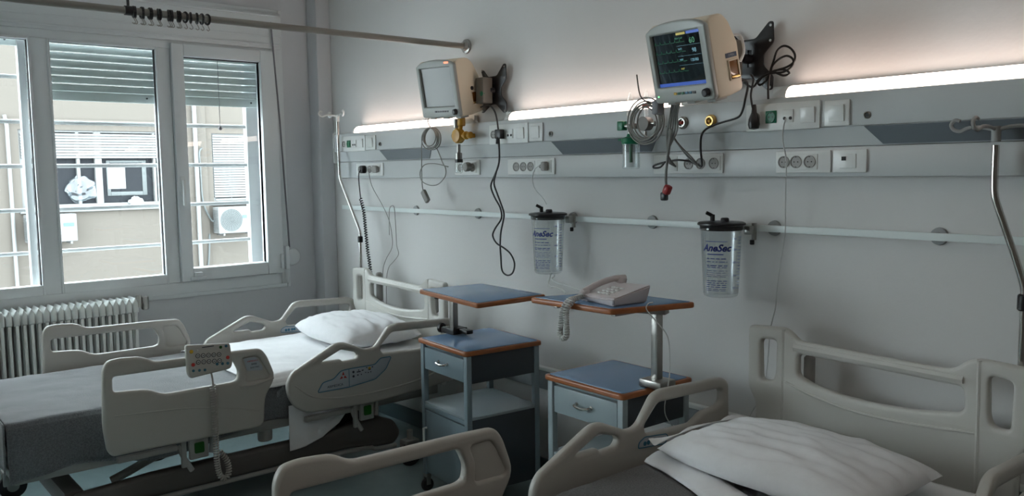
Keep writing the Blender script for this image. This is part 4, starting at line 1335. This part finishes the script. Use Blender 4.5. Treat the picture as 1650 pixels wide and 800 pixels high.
def make_bed(name, label, loc, w=.545, hbw=.50, dfoot=(0, 0), near=1, hby=-.185, labels=(True, True)):
    """near=+1: the rail on +x is the one seen from outside"""
    t = thing(name, label, 'hospital bed', loc)
    def shift(o, dy, dz):
        o.location = (0, dy, dz)
    for sd in (1, -1):
        fo = foot_rail(t, sd*w, sd, sd == near)
        shift(fo, dfoot[0], dfoot[1])
        head_rail(t, sd*w, sd, 2)
        mechanism(t, sd*(w-.02), sd, -1.63, -1.545)
        mechanism(t, sd*(w-.02), sd, -.765, -.685)
    headboard(t, hbw, hby, near == 1)
    b = B()
    fb = [(-.47, .86), (-.30, .88), (.30, .88), (.47, .86), (.48, .50), (.44, .40), (-.44, .40), (-.48, .50)]
    plate(b, fillet(fb, .03, 4), [fillet([(-.28, .82), (.28, .82), (.26, .74), (-.26, .74)], .02, 4)], .034, .012, PLANES['XZ'](-2.46), 3)
    obj('footboard', b, 'absl', t)
    for xx in (-.51, .51): obj('bumper_roller', cyl(B(), (xx, -2.46, .40), (xx, -2.46, .45), .045, 20, .008), 'plate', t)
    # mattress platform frame
    b = B()
    for sd in (1, -1): box(b, (sd*.432-.018, -2.30, .36), (sd*.432+.018, -.22, .41), .006)
    for y in (-2.28, -1.6, -.95, -.26): box(b, (-.44, y-.02, .36), (.44, y+.02, .40), .006)
    obj('platform_frame', b, 'bedmetal', t)
    obj('mattress_platform', bx((-.44, -2.30, .41), (.44, -.20, .445), .006), 'bedmetal', t)
    # lower chassis with moulded covers
    b = B()
    cov = [(-2.12, .15), (-2.08, .255), (-1.75, .275), (-.86, .275), (-.72, .30), (-.60, .30), (-.50, .26), (-.46, .18), (-.50, .13), (-.60, .135), (-.78, .165), (-1.9, .165)]
    for sd in (1, -1):
        co = obj('chassis_cover', plate(B(), fillet(cov, .03, 4), [], .06, .02, PLANES['YZ'](sd*.41), 2), 'beddark', t)
        obj('chassis_trim', tube(B(), [(sd*.442, -2.10, .158), (sd*.442, -.82, .155), (sd*.442, -.62, .130), (sd*.442, -.50, .125)], .011, 8, 4), 'bedmetal', co)
    for y in (-2.08, -.56): obj('cross_beam', bx((-.38, y-.03, .17), (.38, y+.05, .26), .012), 'beddark', t)
    b = lathe(B(), [(0, -.04), (.10, -.04), (.11, -.02), (.11, .02), (.10, .04), (0, .04)], 26, T(.18, -.62, .26) @ RY(PI/2))
    obj('lift_motor', b, 'black', t)
    for y in (-1.62, -.78): obj('lift_column', cyl(B(), (0, y, .20), (0, y, .41), .05), 'black', t)
    for x in (-.3, .3): obj('lift_arm', tube(B(), [(x, -1.9, .24), (x, -1.5, .38)], .02, 8), 'bedmetal', t)
    b = cyl(B(), (.40, -1.22, .30), (.40, -1.22, .36), .035, 18, .006)
    obj('cross_joint', b, 'bedmetal', t)
    for sd in (1, -1):
        castor(t, sd*.475, -.43); castor(t, sd*.475, -2.16)
    return t
BX, BX2 = 1.055, 3.968
bed1 = make_bed('hospital_bed', 'grey plastic hospital bed beside the window with its remote hung on the rail', (BX, 0, 0), hby=-.185)
bed2 = make_bed('hospital_bed', 'grey plastic hospital bed cut off by the right corner of the view', (BX2, -.065, .012), hby=-.095, hbw=.485, dfoot=(-.02, .045), near=-1)

# ------------------------------------------------------------------ bedding
def grid_obj(name, nu, nv, f, m, th=.006, parent=None, ang=70):
    b = B()
    vs = [[b.verts.new(f(i/nu, j/nv)) for j in range(nv+1)] for i in range(nu+1)]
    for i in range(nu):
        for j in range(nv):
            b.faces.new((vs[i][j], vs[i+1][j], vs[i+1][j+1], vs[i][j+1]))
    o = obj(name, b, m, parent, ang=ang)
    if th:
        md = o.modifiers.new('thickness', 'SOLIDIFY')
        md.thickness = th
        md.offset = -1
    return o

def mattress(x, dy, dz, lb):
    b = bx((x-.44, -2.29+dy, .448+dz), (x+.44, -.22+dy, .600+dz), .035, 4)
    tag(obj('mattress', b, 'matt'), lb, 'mattress')
mattress(BX, 0, 0, 'dark mattress under the blanket of the window-side bed')
mattress(BX2, -.065, .012, 'dark mattress under the blanket of the right bed')

def drape_profile(hw, ztop, zl, zr, r=.035):
    """polyline across the bed: from left hem, over the top, to the right hem"""
    pts = [(-hw-.012, zl), (-hw-.010, (zl+ztop)/2), (-hw-.006, ztop-r)]
    for k in range(1, 5):
        a = PI-k*PI/2/5
        pts.append((-hw+r-.006+r*math.cos(a), ztop-r+r*math.sin(a)))
    n = 14
    for k in range(n+1): pts.append((-hw+r+(2*hw-2*r)*k/n, ztop))
    for k in range(1, 5):
        a = PI/2-k*PI/2/5
        pts.append((hw-r+.006+r*math.cos(a), ztop-r+r*math.sin(a)))
    pts += [(hw+.006, ztop-r), (hw+.010, (zr+ztop)/2), (hw+.012, zr)]
    return pts

def cover(name, x, hw, y0, y1, ztop, zl, zr, m, lb, cat, skew=0.0, hem=lambda t: 0, seed=0, wr=.004, dip=0):
    nv = 70
    base = drape_profile(hw, ztop, zl, zr)
    dens = []
    for (a, b_) in zip(base, base[1:]):
        for k in range(3): dens.append((a[0]+(b_[0]-a[0])*k/3, a[1]+(b_[1]-a[1])*k/3))
    dens.append(base[-1])
    nu = len(dens)-1
    def f(u, v):
        i = round(u*nu)
        px, pz = dens[i]
        yy = y0+(y1-y0)*v+skew*(px/hw)*v
        drop = max(0.0, (ztop-pz)/(ztop-zl+1e-6))
        n_ = noise.noise(Vector((px*5+seed, yy*4, seed)))*wr+noise.noise(Vector((px*14+seed, yy*11, 3)))*wr*.4
        side = 1 if px > 0 else -1
        if pz < ztop-.02:
            px += side*(.010*drop*math.sin(yy*16+seed)+.006*drop*math.sin(yy*31)+.004)
            pz += hem(v)*drop
            return Vector((x+px, yy, pz))
        return Vector((x+px, yy, pz+abs(n_)))
    o = grid_obj(name, nu, nv, f, m, .005)
    return tag(o, lb, cat)
# window-side bed: sheet then blanket over the foot part
cover('bed_sheet', BX, .455, -1.315, -.215, .630, .56, .575, 'sheet', 'white bed sheet on the head half of the window-side bed', 'sheet', seed=2, wr=.010)
cover('blanket', BX, .450, -2.315, -1.085, .616, .37, .365, 'blanket', 'grey blanket covering the foot half of the window-side bed', 'blanket', seed=5, wr=.006,
      hem=lambda t: .03*math.sin(t*9)+.02*t)
# foot end drop of the blanket
def fend(u, v):
    x = BX-.455+.91*u
    return Vector((x, -2.318-.010*math.sin(u*20)*v-.006, .615-.22*v))
o = tag(grid_obj('blanket_overhang', 30, 10, fend, 'blanket', .005), 'end of the grey blanket hanging over the foot of the window-side mattress', 'blanket')
# hanging sheet corner below the near head rail
b = B()
pts = [(-1.130, .47), (-1.132, .245), (-1.05, .253), (-.95, .275), (-.86, .33), (-.80, .40), (-.79, .47)]
plate(b, pts, [], .004, .001, PLANES['YZ'](BX+.482), 1)
bmesh.ops.triangulate(b, faces=b.faces)
bmesh.ops.subdivide_edges(b, edges=b.edges, cuts=2)
for v in b.verts: v.co.x += .012*math.sin(v.co.y*22)*(.5-v.co.z)*3+.012*max(0, (-1.09-v.co.y)*20)*0
tag(obj('hanging_sheet', b, 'sheet', ang=60), 'corner of white sheet hanging below the near head rail of the window-side bed', 'sheet')

cover('bed_sheet', BX2, .446, -1.20, -.28, .620, .46, .46, 'sheet', 'white bed sheet on the head half of the right bed', 'sheet', seed=8, wr=.009)
cover('blanket', BX2, .455, -2.30, -.955, .632, .40, .40, 'blanket2', 'dark grey blanket on the right bed, in the bottom right foreground', 'blanket', skew=-.14, seed=9, wr=.005)
def fold(u, v):
    x = BX2-.43+.86*u
    y = -.70-.30*u-.13*v+.012*math.sin(u*9)
    z = .645+.012*math.sin(PI*min(1, v*1.1))+.003*noise.noise(Vector((x*9, y*9, 1)))
    if v > .93: z -= .008
    return Vector((x, y, z))
tag(grid_obj('sheet_fold', 40, 14, fold, 'sheet', .006), 'folded white sheet edge turned over the dark grey blanket of the right bed', 'sheet')

def pillow(loc, rz, w2, d2, h, lb, seed, tilt=0, flap=False):
    n = 44
    b = B()
    def f(u, v, s):
        a, c = abs(u), abs(v)
        e = ((1-a**2.6)*(1-c**2.6))
        t = h*max(0, e)**.42
        px = u*w2*(1-.10*(1-c**2)*0-.06*c**2*(1-a)) 
        py = v*d2*(1-.10*a**3)
        wr = noise.noise(Vector((u*2.2+seed, v*6, seed)))*.012+noise.noise(Vector((u*4+seed, v*9+u*3, 2)))*.006
        # radial creases near the left seam
        cr = .0042*math.sin(v*15+5*u+seed+3*noise.noise(Vector((u*3, v*3, seed))))*max(0, a-.15)*max(0, e)**.3
        z = s*(t*(.62 if s < 0 else 1))+(wr+cr)*(1 if s > 0 else .3)*min(1, e*3)
        return Vector((px, py, z))
    top = [[b.verts.new(f(-1+2*i/n, -1+2*j/n, 1)) for j in range(n+1)] for i in range(n+1)]
    bot = [[(top[i][j] if i in (0, n) or j in (0, n) else b.verts.new(f(-1+2*i/n, -1+2*j/n, -1))) for j in range(n+1)] for i in range(n+1)]
    for g, fl in ((top, 0), (bot, 1)):
        for i in range(n):
            for j in range(n):
                q = (g[i][j], g[i+1][j], g[i+1][j+1], g[i][j+1])
                b.faces.new(q if not fl else q[::-1])
    o = obj('pillow', b, 'sheet', None, loc, (tilt, 0, rz), ang=80)
    tag(o, lb, 'pillow')
    if flap:
        # open end of the pillowcase
        b = B()
        nn = 24
        vs = []
        for i in range(7):
            row = []
            for j in range(nn+1):
                v = -1+2*j/nn
                row.append(b.verts.new((-w2*(1+.10*i/6), v*d2*(.93-.02*i/6), .010+.012*math.sin(v*7+i*.4)*i/6+.02*(1-v*v)*(1-i/6))))
            vs.append(row)
        for i in range(6):
            for j in range(nn): b.faces.new((vs[i][j], vs[i+1][j], vs[i+1][j+1], vs[i][j+1]))
        fo = obj('pillowcase_flap', b, 'sheet', o, ang=80)
        md = fo.modifiers.new('t', 'SOLIDIFY'); md.thickness = .003
    return o
pillow((BX+.0, -.47, .690), R(-4), .36, .25, .095, 'plump white pillow on the window-side bed', 1.3)
pillow((BX2-.035, -.600, .690), R(-3), .350, .255, .074, 'white creased pillow in the foreground on the right bed', 4.1, 0, True)

# hand control hung on the rail
t = thing('bed_remote', 'grey bed remote keypad with coloured keys hung on the near side rail', 'remote control', (1.628, -1.540, .78))
t.rotation_euler = (R(0), R(-6), R(0))
b = B()
plate(b, fillet([(-.100, .078), (.098, .060), (.102, -.035), (.09, -.055), (-.088, -.070), (-.100, -.05)], .012, 4), [], .026, .008, PLANES['YZ'](0), 2)
obj('casing', b, 'abs', t)
def key(y, z, r, m, ring=False):
    o = obj('key', cyl(B(), (.012, y, z), (.0155, y, z), r, 14, .001), m, t)
    return o
slope = -.085
def kz(y, z): return z+slope*y
for rr in range(2):
    for k in range(5):
        y = -.052+k*.0235
        z = kz(y, .020-.028*rr)
        b = tube(B(), [(.0145, y+.0088*math.cos(2*PI*i/14), z+.0088*math.sin(2*PI*i/14)) for i in range(15)], .0014, 5)
        obj('key_ring', b, 'ink', t)
        key(y, z, .0075, 'key_w')
        obj('arrow_mark', bx((.0150, y-.0035, z-.0015), (.0162, y+.0035, z+.0015)), 'ink', t)
key(-.078, kz(-.078, .040), .0085, 'key_y'); key(-.052, kz(-.05, .044), .005, 'key_w')
key(.052, kz(.052, .052), .0068, 'relg'); key(.077, kz(.077, .056), .0065, 'key_b')
key(-.075, kz(-.075, -.018), .008, 'inkred'); key(.080, kz(.08, .004), .008, 'inkred')
for y in (-.076, -.050, -.026): key(y, kz(y, -.044), .006, 'key_b')
for y in (.030, .054, .078): key(y, kz(y, -.022), .0065, 'key_b')
obj('display_slot', bx((.0125, -.030, .056), (.0145, .022, .060)), 'ink', t)
b = tube(B(), [(0, .005, -.06), (0, .008, -.085), (.002, .008, -.12)], .0045, 8, 3)
obj('cord_neck', b, 'abs', t)
b = spiral([(1.630, -1.530, .665), (1.634, -1.528, .60), (1.634, -1.527, .45), (1.632, -1.527, .32), (1.63, -1.515, .245), (1.628, -1.490, .225), (1.626, -1.472, .25), (1.615, -1.475, .30), (1.60, -1.50, .345)], .011, 52, .0032, 6, 9)
bpy.context.view_layer.update()
cc = obj('coiled_cord', b, 'abs', t, ang=60)
cc.matrix_parent_inverse = t.matrix_world.inverted()

# ------------------------------------------------------------------ bedside cabinets
def cabinet(loc, rz, w_, d_, lb, m='cab'):
    t = thing('bedside_cabinet', lb, 'cabinet', loc, rz)
    hx, hy = w_/2, d_/2
    top = [(-hx-.012, -hy-.012), (hx+.012, -hy-.012), (hx+.012, hy+.012), (-hx-.012, hy+.012)]
    b = B(); plate(b, fillet(top, .022, 4), [], .022, .006, PLANES['XY'](.768), 2)
    o = obj('wooden_edge', b, 'wood', t)
    top2 = [(x*(1-.014/hx), y*(1-.014/hy)) for x, y in top]
    b = B(); plate(b, fillet(top2, .018, 4), [], .003, .001, PLANES['XY'](.7796), 1)
    obj('laminate_top', b, 'blue', t)
    L0 = None
    for sx in (-1, 1):
        for sy in (-1, 1):
            obj('leg', bx((sx*hx-sx*.028, sy*hy-sy*.028, .09), (sx*hx, sy*hy, .757), .003), m, t)
    obj('apron', bx((-hx+.028, -hy+.014, .742), (hx-.028, -hy+.02, .757), .001), m, t)
    # drawer
    dr = obj('drawer', bx((-hx+.034, -hy+.004, .630), (hx-.034, hy-.03, .738), .003), 'cabl' if m == 'cabl' else 'cab', t)
    b = tube(B(), [(-.04, -hy+.004, .690), (-.036, -hy-.016, .688), (0, -hy-.022, .684), (.036, -hy-.016, .688), (.04, -hy+.004, .690)], .0052, 8, 4)
    cyl(b, (-.04, -hy+.0, .69), (-.04, -hy+.006, .69), .008); cyl(b, (.04, -hy, .69), (.04, -hy+.006, .69), .008)
    obj('handle', b, 'chrome', dr)
    for sx in (-1, 1):
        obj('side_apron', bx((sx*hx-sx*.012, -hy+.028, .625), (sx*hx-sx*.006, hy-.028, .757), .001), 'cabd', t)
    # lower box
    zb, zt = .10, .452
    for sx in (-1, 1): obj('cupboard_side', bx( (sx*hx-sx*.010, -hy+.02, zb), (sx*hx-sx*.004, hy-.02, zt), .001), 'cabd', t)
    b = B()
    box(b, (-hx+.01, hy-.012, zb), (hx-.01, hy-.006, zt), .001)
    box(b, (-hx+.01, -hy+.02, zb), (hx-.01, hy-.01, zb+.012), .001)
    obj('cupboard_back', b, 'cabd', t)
    b = bx((-hx+.004, -hy+.004, zt), (hx-.004, hy-.004, zt+.014), .003)
    obj('shelf', b, 'shelf', t)
    b = bx((-hx+.028, -hy+.001, zt-.022), (hx-.028, -hy+.010, zt+.0), .003)
    obj('front_rail', b, m, t)
    dd = obj('door', bx((-hx+.032, -hy+.004, zb+.004), (hx-.032, -hy+.018, zt-.028), .003), m, t)
    b = tube(B(), [(-hx+.045, -hy+.0, .335), (-hx+.045, -hy-.018, .335), (-hx+.045, -hy-.018, .26), (-hx+.045, -hy, .26)], .006, 8)
    obj('handle', b, 'plate', dd)
    for sx in (-1, 1):
        for sy in (-1, 1):
            x, y = sx*(hx-.014), sy*(hy-.014)
            b = lathe(B(), [(.010, -.011), (.030, -.011), (.034, 0), (.030, .011), (.010, .011)], 20, T(x, y, .034) @ RY(PI/2))
            c = obj('castor', b, 'rubber', t)
            b = bx((x-.017, y-.012, .035), (x-.013, y+.012, .078), .002)
            box(b, (x+.013, y-.012, .035), (x+.017, y+.012, .078), .002)
            box(b, (x-.017, y-.014, .074), (x+.017, y+.014, .092), .003)
            obj('castor_fork', b, 'steel', c)
    return t
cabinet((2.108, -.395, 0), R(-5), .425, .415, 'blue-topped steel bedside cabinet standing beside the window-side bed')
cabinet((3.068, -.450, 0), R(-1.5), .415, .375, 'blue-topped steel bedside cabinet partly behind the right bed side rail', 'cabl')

def tray(quad, z, post, zpost, lb, pm, knob, clampm, plate_ext):
    t = thing('overbed_tray', lb, 'tray', (0, 0, 0))
    f = fillet(quad, .018, 4)
    b = B(); plate(b, f, [], .022, .006, PLANES['XY'](z-.011), 2)
    obj('wooden_edge', b, 'wood', t)
    cx = sum(p[0] for p in quad)/4; cy = sum(p[1] for p in quad)/4
    q2 = [(cx+(p[0]-cx)*.95, cy+(p[1]-cy)*.94) for p in quad]
    b = B(); plate(b, fillet(q2, .015, 4), [], .003, .001, PLANES['XY'](z+.0006), 1)
    obj('laminate_top', b, 'blue', t)
    px, py = post
    b = B(); box(b, (px-.016, py-.016, zpost-.002), (px+.016, py+.016, z-.03), .003)
    obj('post', b, pm, t)
    b = B()
    box(b, (px-.05, py-.045, zpost-.002), (px+.055, py+.045, zpost+.028), .005)
    if knob:
        box(b, (px+.04, py-.01, zpost+.005), (px+.12, py+.03, zpost+.025), .004)
    obj('clamp', b, clampm, t)
    if knob:
        obj('clamp_knob', cyl(B(), (px-.095, py-.02, zpost+.015), (px-.07, py-.015, zpost+.015), .026, 18, .005), 'black', t)
        obj('clamp_screw', cyl(B(), (px-.075, py-.015, zpost+.015), (px-.04, py-.005, zpost+.015), .010, 12), 'steel', t)
    b = B()
    dx, dy = cx-px, cy-py
    L = math.hypot(dx, dy); a = math.atan2(dy, dx)
    box(b, (-.04, -.025, z-.040), (L+.12, .025, z-.023), .003, mtx=T(px, py, 0) @ RZ(a))
    box(b, (-.15, -.16, z-.030), (-.13, .16, z-.023), .001, mtx=T(cx, cy, 0))
    box(b, (.13, -.14, z-.030), (.15, .14, z-.023), .001, mtx=T(cx, cy, 0))
    obj('support_bar', b, 'black' if knob else 'steel', t)
    return t
tray([(1.885, -.590), (2.445, -.665), (2.455, -.265), (1.935, -.235)], 1.022, (1.905, -.395), .785,
     'blue topped swivel tray raised above the cabinet beside the window-side bed', 'steel', True, 'black', 0)
tray([(2.854, -.722), (3.275, -.705), (3.382, -.362), (2.972, -.380)], 1.100, (3.292, -.478), .785,
     'blue topped swivel tray carrying the telephone', 'steel', False, 'steel', 0)

# ------------------------------------------------------------------ telephone
tel = t = thing('telephone', 'white desk telephone lying on the right swivel tray', 'telephone', (3.168, -.572, 1.1025), R(-8))
b = B()
bot = [(-.105, -.085), (.095, -.085), (.095, .075), (-.105, .075)]
topq = [(-.115, -.095, .022), (.110, -.095, .030), (.110, .085, .068), (-.115, .085, .058)]
vb = [b.verts.new((x, y, 0)) for x, y in bot]; vt = [b.verts.new(p) for p in topq]
b.faces.new(vb[::-1]); b.faces.new(vt)
for k in range(4): b.faces.new((vb[k], vb[(k+1) % 4], vt[(k+1) % 4], vt[k]))
bmesh.ops.bevel(b, geom=list(b.edges), offset=.006, segments=2, affect='EDGES')
obj('body', b, 'phone', t)
b = tube(B(), [(-.085, -.085, .034), (-.082, -.05, .048), (-.074, 0, .066), (-.066, .05, .076), (-.060, .10, .076)], .012, 12, 5, radii=None)
cyl(b, (-.086, -.075, .022), (-.085, -.078, .042), .021, 16, .005)
cyl(b, (-.062, .078, .054), (-.060, .086, .082), .021, 16, .005)
obj('handset', b, 'phone', t)
for r_ in range(4):
    for c_ in range(3):
        x, y = -.015+c_*.024, -.06+r_*.022
        z = .026+.038*(y+.095)/.18+.002
        obj('key', bx((x-.008, y-.006, z), (x+.008, y+.006, z+.006), .002), 'plate', t)
obj('display_panel', bx((.052, -.07, .034), (.10, .05, .036), mtx=None), 'phone', t)
b = spiral([(3.078, -.655, 1.122), (3.076, -.69, 1.116), (3.072, -.722, 1.110), (3.066, -.745, 1.08), (3.056, -.745, 1.03), (3.046, -.742, .985), (3.064, -.742, .970), (3.082, -.742, .988), (3.082, -.745, 1.04), (3.084, -.742, 1.085), (3.092, -.718, 1.112)], .009, 44, .0032, 6, 9)
bpy.context.view_layer.update()
cc = obj('coiled_cord', b, 'cable_w', tel, ang=60)
cc.matrix_parent_inverse = tel.matrix_world.inverted()
b = tube(B(), [(3.29, -.50, 1.104), (3.31, -.55, 1.106), (3.325, -.575, 1.09), (3.345, -.55, 1.05), (3.36, -.51, 1.0), (3.368, -.50, .95), (3.37, -.50, .84), (3.34, -.49, .72), (3.33, -.46, .66), (3.335, -.40, .60)], .0022, 7, 5)
tag(obj('telephone_wire', b, 'cable_w', ang=60), 'thin white wire falling from the phone tray beside its post', 'cord')

# ------------------------------------------------------------------ unseen ceiling panels added as fill light (above and behind the viewer)
for k, (x, y) in enumerate(((2.6, -3.6), (5.0, -3.6), (5.0, -1.7))):
    t = thing('ceiling_fill_panel', ('added unseen fill light panel on the ceiling over the room centre', 'added unseen fill light panel on the ceiling above the viewer', 'added unseen fill light panel on the ceiling above the right bed')[k], 'lamp', (x, y, CZ))
    obj('fill_frame', bx((-.62, -.17, -.05), (.62, .17, 0), .005), 'paint_white', t)
    obj('fill_diffuser', bx((-.59, -.14, -.055), (.59, .14, -.049)), 'ceil_fill', t)
